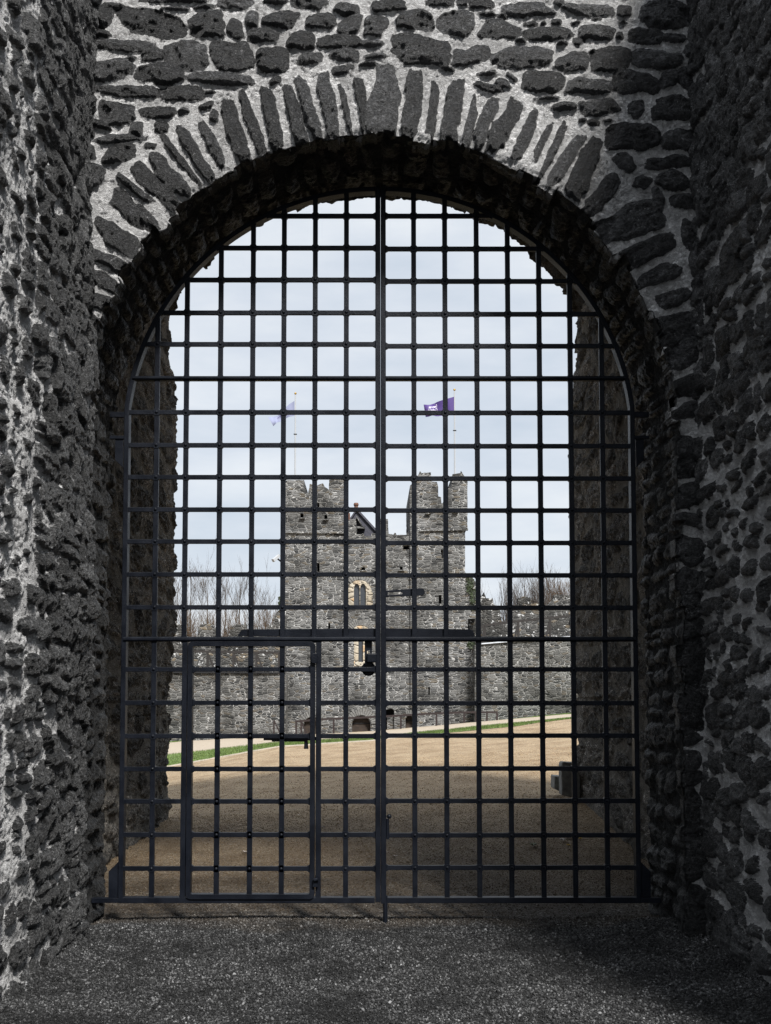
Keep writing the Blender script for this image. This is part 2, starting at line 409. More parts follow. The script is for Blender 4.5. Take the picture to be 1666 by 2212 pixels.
def skirt(V, Fq, attrs, dirv):
    e = np.concatenate([Fq[:, [0, 1]], Fq[:, [1, 2]], Fq[:, [2, 3]], Fq[:, [3, 0]]])
    key = np.minimum(e[:, 0], e[:, 1])*len(V)+np.maximum(e[:, 0], e[:, 1])
    _, idx, cnt = np.unique(key, return_index=True, return_counts=True)
    be = e[idx[cnt == 1]]
    bv = np.unique(be); mp = {}
    new = len(V)+np.arange(len(bv)); lut = np.zeros(len(V), dtype=np.int64); lut[bv] = new
    d = dirv[bv] if getattr(dirv, 'ndim', 1) == 2 else dirv
    V2 = np.concatenate([V, V[bv]+d]); 
    F2 = np.concatenate([Fq, np.stack([be[:, 1], be[:, 0], lut[be[:, 0]], lut[be[:, 1]]], -1)])
    return V2, F2, {'stone': np.concatenate([attrs['stone'], np.ones(len(bv))]), 'tone': np.concatenate([attrs['tone'], np.full(len(bv), .1)])}
# ------------------------------------------------------------------ terrain
Y1, YG = 7.28, 7.96
tabY = [7.96, 10.6, 14, 30, 38, 62]
def zr(px, py, Y): return P(px, py, Y).z
PXC = [365, 600, 800, 1235]
tab = np.array([[0., 0., 0., 0.], [.0, .01, .03, .06],
    [zr(px, y, 14) for px, y in zip(PXC, (1769, 1757, 1746, 1722))],
    [zr(px, y, 30) for px, y in zip(PXC, (1657, 1615, 1600, 1560))],
    [zr(px, y, 38) for px, y in zip(PXC, (1631, 1604, 1593, 1550))],
    [zr(px, y, 62) for px, y in zip(PXC, (1601, 1590, 1580, 1541))]])
def gz(X, Y):
    X = np.asarray(X, float); Y = np.asarray(Y, float)
    u = np.clip(X/np.maximum(Y, 4), -.30, .30)
    us = [(px-CX)/F for px in PXC]; us = [us[0]-.1]+us+[us[-1]+.1]
    c = [np.interp(Y, tabY, tab[:, k]) for k in range(4)]
    c = [c[0]-(c[1]-c[0])*.6]+c+[c[3]+(c[3]-c[2])*.4]
    z = c[0]+0*u
    for k in range(5):
        f = np.clip((u-us[k])/(us[k+1]-us[k]), 0, 1); z = z+(c[k+1]-c[k])*f
    return z
def gfine(X, Y):
    z = gz(X, Y)+fbm(X*1.1, Y*1.1, 40, 3)*.02+fbm(X*6, Y*6, 44, 3)*.006
    near = (Y < 8.3)
    heap = .10*np.exp(-((X-2.05)/.35)**2-((Y-7.55)/.35)**2)+.07*np.exp(-((X+1.75)/.35)**2-((Y-7.5)/.3)**2)
    heap = heap+.04*np.exp(-((X+1.95)/.2)**2)*(Y < 7.2)+.04*np.exp(-((X-2.23)/.2)**2)*(Y < 7.2)
    return z+heap
def axis(segs):
    a = []
    for (s, e, d) in segs: a += list(np.arange(s, e-d*.4, d))
    return np.array(a+[segs[-1][1]])
gx = axis([(-500, -90, 40), (-90, -20, 4), (-20, -3.2, .4), (-3.2, 3.2, .04), (3.2, 20, .4), (20, 90, 4), (90, 500, 40)])
gy = axis([(-300, -20, 20), (-20, 3.5, .8), (3.5, 14.5, .04), (14.5, 66, .4), (66, 150, 4), (150, 700, 50)])
X, Y = np.meshgrid(gx, gy)
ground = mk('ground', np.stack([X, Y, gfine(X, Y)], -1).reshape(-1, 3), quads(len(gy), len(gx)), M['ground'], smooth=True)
tag(ground, 'gravel ground, dark grey in front of the gate and tan beyond it', 'ground', kind='structure')
# loose gravel
def pebbles():
    rg = np.random.default_rng(5)
    def spread(n, x0, x1, y0, y1, s0, s1):
        return np.stack([rg.uniform(x0, x1, n), rg.uniform(y0, y1, n), rg.uniform(s0, s1, n)**1.0], -1)
    a = np.concatenate([spread(62000, -2.3, 2.5, 5.2, 8.1, .004, .0105), spread(3500, -2.3, 2.5, 5.2, 8.1, .009, .016),
                        spread(30000, -2.9, 2.9, 8.0, 14.2, .003, .009), spread(9000, -4, 4.5, 14, 22, .006, .013)])
    n = len(a)
    base = np.array([(1,0,0),(-1,0,0),(0,1,0),(0,-1,0),(0,0,1),(0,0,-1)], float)
    fc = np.array([(0,2,4),(2,1,4),(1,3,4),(3,0,4),(2,0,5),(1,2,5),(3,1,5),(0,3,5)])
    V = base[None]*rg.uniform(.65, 1.35, (n, 6, 1))+rg.normal(0, .15, (n, 6, 3))
    th = rg.uniform(0, 2*PI, n); c, s = np.cos(th), np.sin(th)
    x = V[..., 0]*c[:, None]-V[..., 1]*s[:, None]; y = V[..., 0]*s[:, None]+V[..., 1]*c[:, None]
    tl = rg.uniform(-.7, .7, n)[:, None]
    z = V[..., 2]*.75+x*tl
    z0 = gfine(a[:, 0], a[:, 1])
    W = np.stack([x*a[:, 2:3]+a[:, 0:1], y*a[:, 2:3]+a[:, 1:2], z*a[:, 2:3]+(z0+a[:, 2]*.3)[:, None]], -1)
    Fq = (fc[None]+6*np.arange(n)[:, None, None]).reshape(-1, 3)
    tone = np.repeat(np.where(rg.random(n) < .03, rg.uniform(.9, 1, n), rg.random(n)**1.2*.93), 6)
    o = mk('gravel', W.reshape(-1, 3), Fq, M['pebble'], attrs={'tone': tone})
    tag(o, 'loose gravel stones strewn over the ground around the gate', 'gravel', kind='stuff')
pebbles()
# ------------------------------------------------------------------ front arched wall (traced stones)
pl, pr, pa = P(167, 940, Y1), P(1463, 940, Y1), P(816, 291, Y1)
AX = (pl.x+pr.x)/2; AR = (pr.x-pl.x)/2; AZ = pa.z-AR
def arc_s(x, z):
    th = np.arctan2(x-AX, np.maximum(z-AZ, 0)); s = AR*th
    return np.where(z < AZ, np.sign(x-AX)*(AR*PI/2+(AZ-z)), s)
def rin(s):
    i = np.floor(s/.125+fbm(s*3, s*0, 61, 2)*.6).astype(int)
    blk = np.random.default_rng(3).random(400)[(i+200) % 400]
    return AR+(blk-.5)*.07+fbm(s*22, s*0+3, 63, 3)*.014
z1 = [ # (cx,cy,w,h[,rot]) as read from an enlargement of the left half of the wall
(690,0,150,25),(790,5,200,20),(1015,10,150,60),(1340,15,155,55),(1190,5,100,30),(1640,25,60,50),(430,75,110,100),(650,100,290,110,5),(890,105,145,110),(1015,120,70,75),(1092,85,55,70),(1215,85,150,75),(1385,95,125,60),(1515,100,95,75),(1630,110,100,85),
(1130,160,130,60),(1295,180,115,75),(1470,180,190,65),(1610,190,100,30),(1500,45,110,50),(440,150,90,30),(540,200,270,45),(800,240,165,120),(1000,245,165,130),(1180,265,140,95),(665,240,110,50),(565,257,45,20),(1340,258,100,50),(1490,240,120,55),(1620,245,90,20),
(470,300,200,85),(690,325,200,85),(950,345,270,55),(1595,280,90,20),(545,395,260,50),(785,405,180,65),(905,400,50,15),(510,490,160,95,10),(680,485,140,50),(440,540,80,35,15),(890,460,70,25,-25),(790,485,50,25,-20),(925,505,35,50),(1190,355,50,30,-30),(1470,305,70,35),(1515,290,35,20),(700,550,65,50),
(515,600,210,35),(515,665,125,80),(650,630,50,25),(410,755,80,80),(400,660,30,60),(400,570,20,50),(480,30,100,30),(930,65,60,18),(760,40,110,18),(880,30,80,16),(590,560,60,60),(310,200,120,90),(320,400,120,80),(315,100,110,90),(310,300,120,70),(320,520,120,80),(320,640,120,90)]
z2 = [(30,20,110,50),(235,10,110,40),(330,8,50,40),(415,15,105,45),(620,45,220,60),(870,45,210,50),(1030,50,60,40),(1215,60,230,120,5),(745,12,45,30),(135,95,155,85),(305,105,135,110),(490,130,185,75),(705,150,205,50),(915,140,145,65),(1125,155,145,65),(1245,165,100,35),(740,100,40,28),(625,105,60,20),(685,105,25,20),(825,100,45,12),(910,82,40,15),(1020,97,40,15),(440,65,80,22),(505,75,50,25),(760,190,50,20),(580,178,50,18),(835,180,50,30),(1010,155,30,30),
(145,220,250,110,5),(370,240,155,75),(585,250,245,90),(805,265,135,80),(970,260,170,85),(1170,255,195,70),(1320,215,55,60),(270,298,60,20,10),(440,318,80,22),(545,335,50,20,35),(510,365,70,40,15),(675,355,170,75),(880,375,190,65),(1075,355,185,95),(1215,340,75,70),(1310,340,110,100),(775,465,105,35,5),(925,465,165,70),(1080,475,70,70),(1250,470,210,95),(700,425,100,15),(450,385,130,30,20),(895,535,55,35),(965,522,40,15),(850,520,40,18),
(1065,595,220,110),(1270,605,150,85),(1235,705,215,50),(1035,705,90,60,30),(1235,785,130,75),(1105,795,70,65,30),(1290,870,105,60),(1310,1010,60,120,10),(1180,850,45,70,-20),(1330,780,40,50),(1400,100,90,90),(1410,260,100,80),(1400,400,90,90),(1410,560,100,100),(1410,720,90,80),(1400,880,90,100),(1410,1040,100,90)]
v1 = [(1580,560,1545,330,45),(1520,590,1470,360,30),(1440,580,1390,300,65),(1360,605,1305,330,60),(1310,630,1235,365,60),(1205,640,1135,380,70),(1130,660,1040,385,50),(1050,690,970,430,70),(955,725,880,520,50),(905,775,775,540,52),(862,800,690,575,32),(800,850,650,665,75),(755,890,575,715,70),(650,870,505,755,35),(670,1000,475,830,85),(590,1080,400,960,85),(545,1170,390,1080,70),(520,1250,380,1180,65),(500,1330,370,1280,70),(475,1420,360,1380,75)]
v2 = [(95,580,135,300,75),(185,600,220,345,40),(260,610,320,345,80),(345,640,395,415,40),(385,650,465,430,55),(465,650,560,420,85),(560,680,655,470,50),(640,690,720,525,35),(665,770,785,530,35),(720,790,850,575,55),(800,840,930,600,90),(870,915,1000,760,85),(940,1000,1230,900,140),(1030,1130,1250,1030,90),(1100,1230,1280,1150,70),(1180,1310,1320,1260,70)]
v4 = [(1270,75,200,110,-15),(1290,190,150,110,-8),(1305,335,120,80),(1300,440,110,60),(1300,595,120,80),(1290,690,100,75),(1300,810,130,90),(1300,910,130,50),(1310,1050,120,110),(1310,1180,110,110),(1300,1290,100,90)]
v6 = [(1310,50,100,70),(1310,200,100,180),(1310,390,110,160),(1300,520,90,60),(1290,620,90,80),(1300,700,90,60),(1300,780,90,90),(1300,880,110,80),(1300,960,90,60),(1300,1100,90,100),(1290,1220,110,110)]
stones = []
def put(x, y, w, h, rot=0):
    a = P(x-w/2, y, Y1); b = P(x+w/2, y, Y1); c = P(x, y-h/2, Y1); d = P(x, y+h/2, Y1)
    stones.append(((a.x+b.x)/2, (c.z+d.z)/2, (b.x-a.x)/2*1.12, (c.z-d.z)/2*1.13, -math.radians(rot), rnd.uniform(2.4, 4.2)))
for t in z1: put(t[0]*.5, t[1]*.5, t[2]*.5, t[3]*.5, t[4] if len(t) > 4 else rnd.gauss(0, 2.5))
for t in z2: put(833+t[0]*.5, t[1]*.5, t[2]*.5, t[3]*.5, t[4] if len(t) > 4 else rnd.gauss(0, 2.5))
for t in v4: put(838+t[0]*.5, 667+t[1]*.5, t[2]*.62, t[3]*.55, t[4] if len(t) > 4 else 0)
for t in v6: put(838+t[0]*.5, 1333+t[1]*.5, t[2]*.62, t[3]*.56, 0)
put(1490, 1850, 70, 50); put(1492, 2000, 80, 75); put(1488, 1730, 60, 50); put(1495, 1935, 60, 50); put(1440, 1560, 70, 60)
def vous(xi, yi, xo, yo, w):
    a = P(xi, yi, Y1); b = P(xo, yo, Y1); d = b-a; L = d.length
    k = (P(xi+w, yi, Y1)-a).length
    a = a-d*.06
    stones.append(((a.x+b.x)/2, (a.z+b.z)/2, (b-a).length/2*1.0, k/2*1.05, math.atan2(d.z, d.x), rnd.uniform(3.2, 5)))
for t in v1: vous(t[0]*.5, t[1]*.5, t[2]*.5, t[3]*.5, t[4]*.5)
for t in v2: vous(833+t[0]*.5, t[1]*.5, 833+t[2]*.5, t[3]*.5, t[4]*.5)
vous(827, 296, 823, 142, 70)
r_ = random.Random(8)
ztop = P(800, -12, Y1).z
stones += courses(-2.5, 2.8, ztop, ztop+1.3, r_)
stones += courses(-2.5, -1.98, .0, P(200, 720, Y1).z, r_, (.1, .25), (.15, .3))
gw = thing('arched_gateway', (AX, Y1, 0), 'dark rubble stone wall with rounded arch of upright voussoirs around the gate opening', 'gateway')
def front():
    d = .0072; u0, u1, w0, w1 = -2.36, 2.62, -.12, 7.7
    nu = int((u1-u0)/d)+1; nv = int((w1-w0)/d)+1
    U, V = np.meshgrid(u0+np.arange(nu)*d, w0+np.arange(nv)*d)
    H, m, T = field(U, V, d, d, u0, w0, stones, 21, prot=.036, edge=.010, rough=.026, warp=.3)
    s = arc_s(U, V); rr = np.where(V < AZ, np.abs(U-AX), np.hypot(U-AX, V-AZ))
    # eroded lip next to the opening
    lip = sstep(.06, 0., rr-rin(s)); H = H-lip*.02
    Fq = quads(nv, nu)
    inside = (rr < rin(s)).ravel()
    # cull faces well inside the opening
    Fq = Fq[~inside[Fq].any(1)]
    VV = np.stack([U, Y1-H, V], -1).reshape(-1, 3)
    at = {'stone': m.ravel(), 'tone': T.ravel()}
    VV, Fq, at = compact(VV, Fq, at)
    VV, Fq, at = skirt(VV, Fq, at, np.array([0, .14, 0]))
    c = VV[Fq].mean(1)
    rc = np.where(c[:, 2] < AZ, np.abs(c[:, 0]-AX), np.hypot(c[:, 0]-AX, c[:, 2]-AZ))
    ring = (rc < AR+.46) & (c[:, 2] > AZ-.9)
    for nm, sel in (('arch_ring', ring), ('wall_face', ~ring)):
        v, f, a = compact(VV, Fq[sel], at)
        o = mk(nm, v, f, M['front'], gw, a, smooth=True)
    gw_blocker = MB()  # unseen boxes added behind the wall face to stop light leaks
    gw_blocker.box(-4.2, -2.2, Y1+.13, YG+.1, -.2, 9.9).box(2.36, 4.2, Y1+.13, YG+.1, -.2, 9.9).box(-4.2, 4.2, Y1+.135, YG+.09, AZ+AR+.25, 9.95)
    gw_blocker.build('light_blocker', M['passage'], gw)
front()
def sweep(pts, nrm, y0, y1f, dl, dy, stonesf, seed, prot, edge, rough, bulge=None):
    """pts(s)->arrays x,z; nrm inward"""
    L = pts['L']; ns = int(L/dl)+1; s = np.linspace(0, L, ns)
    x, z, nx, nz = pts['f'](s)
    ny = int((y1f-y0)/dy)+1; t = np.linspace(0, 1, ny)
    Yg = y0+t*(y1f-y0)
    U, V = np.meshgrid(Yg, s)
    H, m, T = field(U, V, Yg[1]-Yg[0], s[1]-s[0], y0, 0., stonesf, seed, prot=prot, edge=edge, rough=rough)
    H = H+fbm(U*2.5, V*2.5, seed+30, 4)*.03
    if bulge is not None: H = H+bulge(U, V, z[:, None])
    X = x[:, None]+nx[:, None]*H; Z = z[:, None]+nz[:, None]*H
    return U, X, Z, m, T, nx, nz, s, ny, ns
def arch_path(cx, cz, R, z0, a0):
    """jamb from z0 up to spring, arc half angle a0, down again"""
    xs = R*math.sin(a0); zs = cz+R*math.cos(a0); Lj = zs-z0; La = 2*R*a0
    def f(s):
        a = np.clip((s-Lj)/R-a0, -a0, a0)
        x = cx+R*np.sin(a); z = cz+R*np.cos(a)
        z = np.where(s < Lj, z0+s, z); z = np.where(s > Lj+La, zs-(s-Lj-La), z)
        nx = -np.sin(a); nz = -np.cos(a)
        nx = np.where(s < Lj, 1., nx); nz = np.where(s < Lj, 0., nz)
        nx = np.where(s > Lj+La, -1., nx); nz = np.where(s > Lj+La, 0., nz)
        return x, z, nx, nz
    return {'L': 2*Lj+La, 'f': f, 'Lj': Lj, 'La': La}
def soffit():
    p = arch_path(AX, AZ, AR+.02, -.12, PI/2)
    stn = courses(Y1-.1, 8.4, 0, p['L'], random.Random(4), (.08, .2), (.2, .45))
    U, X, Z, m, T, nx, nz, s, ny, ns = sweep(p, None, Y1+.004, 8.25, .014, .012, stn, 71, .03, .02, .025)
    sa = np.where(s < p['Lj'], -(AR*PI/2+p['Lj']-s), np.where(s > p['Lj']+p['La'], AR*PI/2+(s-p['Lj']-p['La']), s-p['Lj']-AR*PI/2))
    k = sstep(.16, 0., U-Y1)*(AR+.02-(rin(sa)-.004))[:, None]      # meets the ragged front edge
    f0 = sstep(0., .1, U-Y1)
    x, z, _, _ = p['f'](s)
    X = x[:, None]+(X-x[:, None])*f0+nx[:, None]*k; Z = z[:, None]+(Z-z[:, None])*f0+nz[:, None]*k
    V = np.stack([X, U, Z], -1).reshape(-1, 3)
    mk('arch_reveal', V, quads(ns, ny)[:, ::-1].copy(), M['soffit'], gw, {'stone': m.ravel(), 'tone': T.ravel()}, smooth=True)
soffit()
# ------------------------------------------------------------------ side walls
def side(xw, sgn, seed, label, biasf, ):
    du, dv = .0095, .0085; y0, y1, w0, w1 = 4.0, 7.36, -.15, 7.7
    nu = int((y1-y0)/du)+1; nv = int((w1-w0)/dv)+1
    U, V = np.meshgrid(y0+np.arange(nu)*du, w0+np.arange(nv)*dv)
    stn = courses(y0-.2, y1+.1, w0, w1, random.Random(seed), (.07, .19), (.09, .30), (.010, .04), .03, .2)
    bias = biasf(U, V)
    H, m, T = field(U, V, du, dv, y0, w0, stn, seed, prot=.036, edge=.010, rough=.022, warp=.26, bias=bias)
    H = H+fbm(U*1.3, V*1.3, seed+50, 4)*.05+(ridge(U*6, V*6, seed+52, 5)-.55)*.014
    VV = np.stack([xw+sgn*H, U, V], -1).reshape(-1, 3)
    Fq = quads(nv, nu)
    if sgn < 0: Fq = Fq[:, ::-1].copy()
    at = {'stone': m.ravel(), 'tone': T.ravel()}
    VV, Fq, at = skirt(VV, Fq, at, np.array([-sgn*.7, 0, 0]))
    o = mk('rubble_wall', VV, Fq, M['side'], None, at, smooth=True, loc=(xw, (y0+y1)/2, 0))
    tag(o, label, 'wall', 'side walls in front of the gateway')
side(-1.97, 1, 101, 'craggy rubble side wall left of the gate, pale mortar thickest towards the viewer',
     lambda U, V: .015-.052*sstep(5.8, 6.9, U+.35*(V-3)*.2)+fbm(U*2, V*2, 300, 3)*.03)  # bare stone near the gate, mortar thinned further to paint the shade there
side(2.25, -1, 131, 'craggy rubble side wall right of the gate, next to the quoin stones',
     lambda U, V: .003-.014*sstep(6.0, 6.9, U)-.03*sstep(3.6, 5.4, V)+fbm(U*2.2, V*2.2, 320, 3)*.035)
# ------------------------------------------------------------------ vaulted passage behind the gate
pt = thing('vaulted_passage', (0, 11, 0), 'brown grey stone passage with vaulted roof seen through the gate bars', 'passage')
def passage():
    Rv = 2.995; cz = 8.42-Rv; a0 = math.asin(2.68/Rv)
    p = arch_path(0, cz, Rv, -.2, a0)
    stn = courses(7.2, 14.3, 0, p['L'], random.Random(14), (.12, .38), (.2, .6), (.01, .03), .05, .3)
    def bulge(U, V, z): return .05*sstep(.8, 3., z)*sstep(6.6, 4.5, z)-.06*sstep(5.5, 6.8, z)
    U, X, Z, m, T, nx, nz, s, ny, ns = sweep(p, None, 7.75, 14., .02, .021, stn, 171, .03, .03, .045, bulge)
    ye = 14+fbm(s*2.2, s*0, 180, 3)*.16+(np.random.default_rng(9).random(400)[np.floor(s/.21).astype(int) % 400]-.5)*.16
    U = 7.75+(U-7.75)*((ye-7.75)/6.25)[:, None]
    V = np.stack([X, U, Z], -1).reshape(-1, 3); Fq = quads(ns, ny)[:, ::-1].copy()
    at = {'stone': m.ravel(), 'tone': T.ravel()}
    nrm = np.stack([np.repeat(-nx, ny), np.zeros(ns*ny), np.repeat(-nz, ny)], -1)*.9
    V, Fq, at = skirt(V, Fq, at, nrm)
    # face -> which part (by the path position of its first vertex)
    n0 = ns*ny; fv = Fq.min(1); sv = s[np.clip(fv//ny, 0, ns-1)]
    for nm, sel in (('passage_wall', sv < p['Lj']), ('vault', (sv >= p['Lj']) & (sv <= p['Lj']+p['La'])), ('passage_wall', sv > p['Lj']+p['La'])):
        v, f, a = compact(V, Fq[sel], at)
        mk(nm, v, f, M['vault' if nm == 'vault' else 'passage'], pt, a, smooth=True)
passage()
# ------------------------------------------------------------------ iron gate
GB = .013                                       # half thickness of flat bars
def gp(px, py): p = P(px, py, YG); return p.x, p.z
ga, gl, gr = gp(820, 405), gp(270, 880), gp(1370, 880)
GX = (gl[0]+gr[0])/2; hw = (gr[0]-gl[0])/2; sag = ga[1]-gl[1]
GR = (hw*hw+sag*sag)/(2*sag); GZ = ga[1]-GR; ZS = gl[1]; ZB = gp(820, 1948)[1]
def arcz(x, R): return GZ+math.sqrt(max(R*R-(x-GX)**2, 0))
def arcx(z, R, sg): 
    if z <= ZS: return GX+sg*(hw-(GR-R))
    return GX+sg*min(hw-(GR-R), math.sqrt(max(R*R-(z-GZ)**2, 0)))
fw = .036
rowsL = [467,536,605,676,744,891,962,1031,1101,1170,1241,1312,1446,1518,1590,1661,1731,1803,1876]
rowsR = [467,538,608,679,748,892,964,1034,1103,1173,1243,1313,1446,1519,1589,1660,1730,1804,1874]
colL = [(336,332),(398,398),(471,473),(541,544),(609,612),(677,681),(745,750)]
colR = [(893,898),(961,967),(1030,1037),(1098,1106),(1166,1175),(1233,1243),(1301,1312)]
def colx(c): return (gp(c[0], 890)[0]+gp(c[1], 1850)[0])/2
XS0, XS1 = gp(811, 1170)[0], gp(834, 1170)[0]   # meeting stile
ZH1, ZH2 = gp(820, 818)[1], gp(820, 1381)[1]    # the two heavy rails
def boss(mb, x, z, rivet=True):
    a = .026; b = .0165
    pts = [(x-a, z-b), (x-b, z-a), (x+b, z-a), (x+a, z-b), (x+a, z+b), (x+b, z+a), (x-b, z+a), (x-a, z+b)]
    mb.extr(pts, YG-GB-.004, YG+GB+.004)
    if rivet: mb.dome((x, YG-GB-.004, z), .0125)
def gusset(mb, x, z, r=.013):
    mb.extr([(x-r*1.5, z-r*1.9), (x+r*1.5, z-r*1.9), (x+r*1.5, z+r*1.9), (x-r*1.5, z+r*1.9)], YG-.012, YG+.012)
def leaf(sg, cols, rows, label):
    root = thing('gate_leaf', (GX+sg*hw, YG, ZB), label, 'gate', 'leaves of the iron gate')
    wick = sg < 0
    # frame: side stile + arched top + bottom rail as one bent bar
    mb = MB()
    o_, i_ = [], []
    xin = XS0 if wick else XS1
    n = 40
    xe = GX+sg*hw
    o_.append((xe, ZB)); i_.append((xe-sg*fw, ZB))
    o_.append((xe, ZS)); 
    i_.append((xe-sg*fw, ZS))
    a0 = math.asin(hw/GR); a1 = math.asin((abs(xin-GX))/GR)*(1 if (xin-GX)*sg > 0 else -1)
    for k in range(1, n+1):
        a = a0+(a1-a0)*k/n
        o_.append((GX+sg*GR*math.sin(a), GZ+GR*math.cos(a))); i_.append((GX+sg*(GR-fw)*math.sin(a), GZ+(GR-fw)*math.cos(a)))
    poly = o_+i_[::-1]
    if sg > 0: poly = poly[::-1]
    mb.extr(poly, YG-.02, YG+.06)
    fr = mb.build('outer_frame', M['iron'], root, bevel=.004)
    x0, x1 = sorted((xe, xin))
    MB().box(x0+.004, x1-.004, YG-.018, YG+.05, ZB-.008, ZB+.034).build('bottom_rail', M['iron'], root, bevel=.003)
    if wick: MB().box(XS0, (XS0+XS1)/2-.001, YG-.025, YG+.04, ZB+.0, arcz(XS0, GR)-.0).build('meeting_stile', M['iron'], root, bevel=.004)
    else: MB().box((XS0+XS1)/2+.001, XS1, YG-.028, YG+.04, ZB-.01, arcz(XS1, GR)+.01).build('meeting_stile', M['iron'], root, bevel=.004)
    for zz, hh, nm in ((ZH1, .016, 'spring_rail'), (ZH2, .019, 'middle_rail')):
        ex = arcx(zz, GR-fw*.5, sg); a, b = sorted((ex, xin))
        m = MB().tube([(a, YG-.014, zz), (b, YG-.014, zz)], hh, 10)
        m.box(a, b, YG-.01, YG+.03, zz-hh*.8, zz+hh*.62).build(nm, M['iron'], root)
    bw = .0185
    W = {}
    if wick:
        W = dict(x0=gp(405, 1660)[0], x1=gp(680.5, 1660)[0], z0=gp(540, 1941)[1], z1=gp(540, 1386)[1])
        jx = gp(688, 1660)[0]; jl = gp(397.5, 1660)[0]
    cx = [colx(c) for c in cols]
    rz = [gp(745 if wick else 900, r)[1] for r in rows]
    for i, x in enumerate(cx):
        mb = MB(); top = arcz(x, GR-fw*.6)
        low = ZB+.03
        if wick and 2 <= i <= 5: low = ZH2
        if wick and i == 1:
            mb.box(x-bw, x+bw, YG-GB, YG+GB, ZH2, top); mb.box(jl-.019, jl+.019, YG-.018, YG+.04, ZB+.03, ZH2+.002)
        else: mb.box(x-bw, x+bw, YG-GB, YG+GB, low, top)
        for z in rz:
            if z > top-.03 or z < low+.02: continue
            if wick and i == 1 and z < ZH2: continue
            boss(mb, x, z)
        for zz in (ZH1, ZH2):
            if zz < top: gusset(mb, x, zz, .014)
        gusset(mb, x, low+.004, .011)
        mb.build('vertical_bar', M['iron'], root, bevel=.0025)
    if wick: MB().box(jx-.019, jx+.019, YG-.018, YG+.04, ZB+.03, ZH2).build('wicket_jamb', M['iron'], root, bevel=.003)
    for z in rz:
        if z > arcz(xin, GR)-.03: continue
        ex = arcx(z, GR-fw*.6, sg)
        spans = [sorted((ex, xin))]
        if wick and z < ZH2: spans = [(ex, jl), (jx, xin)]
        for a, b in spans:
            mb = MB()
            mb.box(a, b, YG-GB*.75, YG+GB*.75, z-.0172, z+.0172)
            for e, d in ((a, 1), (b, -1)): mb.extr([(e, z-.028), (e+d*.018, z-.0172), (e+d*.018, z+.0172), (e, z+.028)][::d], YG-.012, YG+.012)
            mb.build('horizontal_bar', M['iron'], root, bevel=.0025)
    if wick:
        wd = bpy.data.objects.new('wicket_door', None); link(wd, root); OFF[wd.name] = Vector((0, 0, 0))
        def rr(x0, x1, z0, z1, r):
            out = []
            for (cx_, cz_, a) in ((x1-r, z1-r, 0), (x0+r, z1-r, 90), (x0+r, z0+r, 180), (x1-r, z0+r, 270)):
                for k in range(5):
                    t = math.radians(a+k*22.5); out.append((cx_+r*math.cos(t), cz_+r*math.sin(t)))
            return out
        t = .036
        MB().extr(rr(W['x0'], W['x1'], W['z0'], W['z1'], .035), YG-.03, YG+.035, [rr(W['x0']+t, W['x1']-t, W['z0']+t, W['z1']-t, .012)]).build('door_frame', M['iron'], wd, bevel=.004)
        for i in (2, 3, 4):
            mb = MB(); x = cx[i]; mb.box(x-bw, x+bw, YG-GB-.004, YG+GB, W['z0']+t*.7, W['z1']-t*.7)
            for z in rz:
                if W['z0'] < z < W['z1']: boss(mb, x, z)
            gusset(mb, x, W['z0']+t+.006, .011); gusset(mb, x, W['z1']-t-.006, .013)
            mb.build('vertical_bar', M['iron'], wd, bevel=.0025)
        for z in rz:
            if W['z0'] < z < W['z1']:
                mb = MB().box(W['x0']+t*.7, W['x1']-t*.7, YG-GB*.75-.003, YG+GB*.75, z-.0172, z+.0172)
                for e, d in ((W['x0']+t, 1), (W['x1']-t, -1)): mb.extr([(e, z-.03), (e+d*.02, z-.0172), (e+d*.02, z+.0172), (e, z+.03)][::d], YG-.013, YG+.012)
                mb.build('horizontal_bar', M['iron'], wd, bevel=.0025)
        for (ya, yb) in ((1458, 1516), (1808, 1872)):
            xh = gp(402, 1600)[0]; za, zb = gp(402, yb)[1], gp(402, ya)[1]
            MB().tube([(xh, YG+.03, za), (xh, YG+.03, zb)], .026, 12).build('hinge', M['iron'], wd)
        # latch keep at the upper corner, drop latch and lower bolt
        a = gp(673, 1433); b = gp(686, 1412)
        MB().extr([(a[0], a[1]+.012), (a[0]+.012, a[1]), (b[0], a[1]), (b[0], b[1]), (a[0]+.015, b[1]), (a[0], b[1]-.012)], YG-.055, YG-.02).build('latch', M['iron'], wd, bevel=.003)
        a = gp(676, 1914); b = gp(688, 1898)
        MB().box(a[0], b[0], YG-.05, YG-.02, a[1], b[1]).tube([(b[0]-.03, YG-.06, b[1]), (b[0]+.0, YG-.06, b[1]+.005)], .012, 8).build('latch', M['iron'], wd, bevel=.003)
        a = gp(569, 1596); b = gp(690, 1589)
        hb = MB().box(a[0], b[0], YG+.02, YG+.045, a[1]-.012, b[1]-.01); hb.box(a[0]+.06, b[0]-.1, YG+.03, YG+.05, a[1]-.022, a[1]-.004)
        hx, hz = gp(661, 1597); hx2, hz2 = gp(661, 1618)
        hb.tube([(hx, YG+.03, hz), (hx, YG+.03, hz2)], [.013, .018], 8); hb.build('slide_bolt', M['iron'], wd)
    return root
L1 = leaf(-1, colL, rowsL, 'left leaf of the black iron bar gate, with the small wicket door in it')
L2 = leaf(1, colR, rowsR, 'right leaf of the black iron bar gate, ending in a drop bolt by the middle')
def pxpoly(pts, Y): return [(P(x, y, Y).x, P(x, y, Y).z) for x, y in pts]
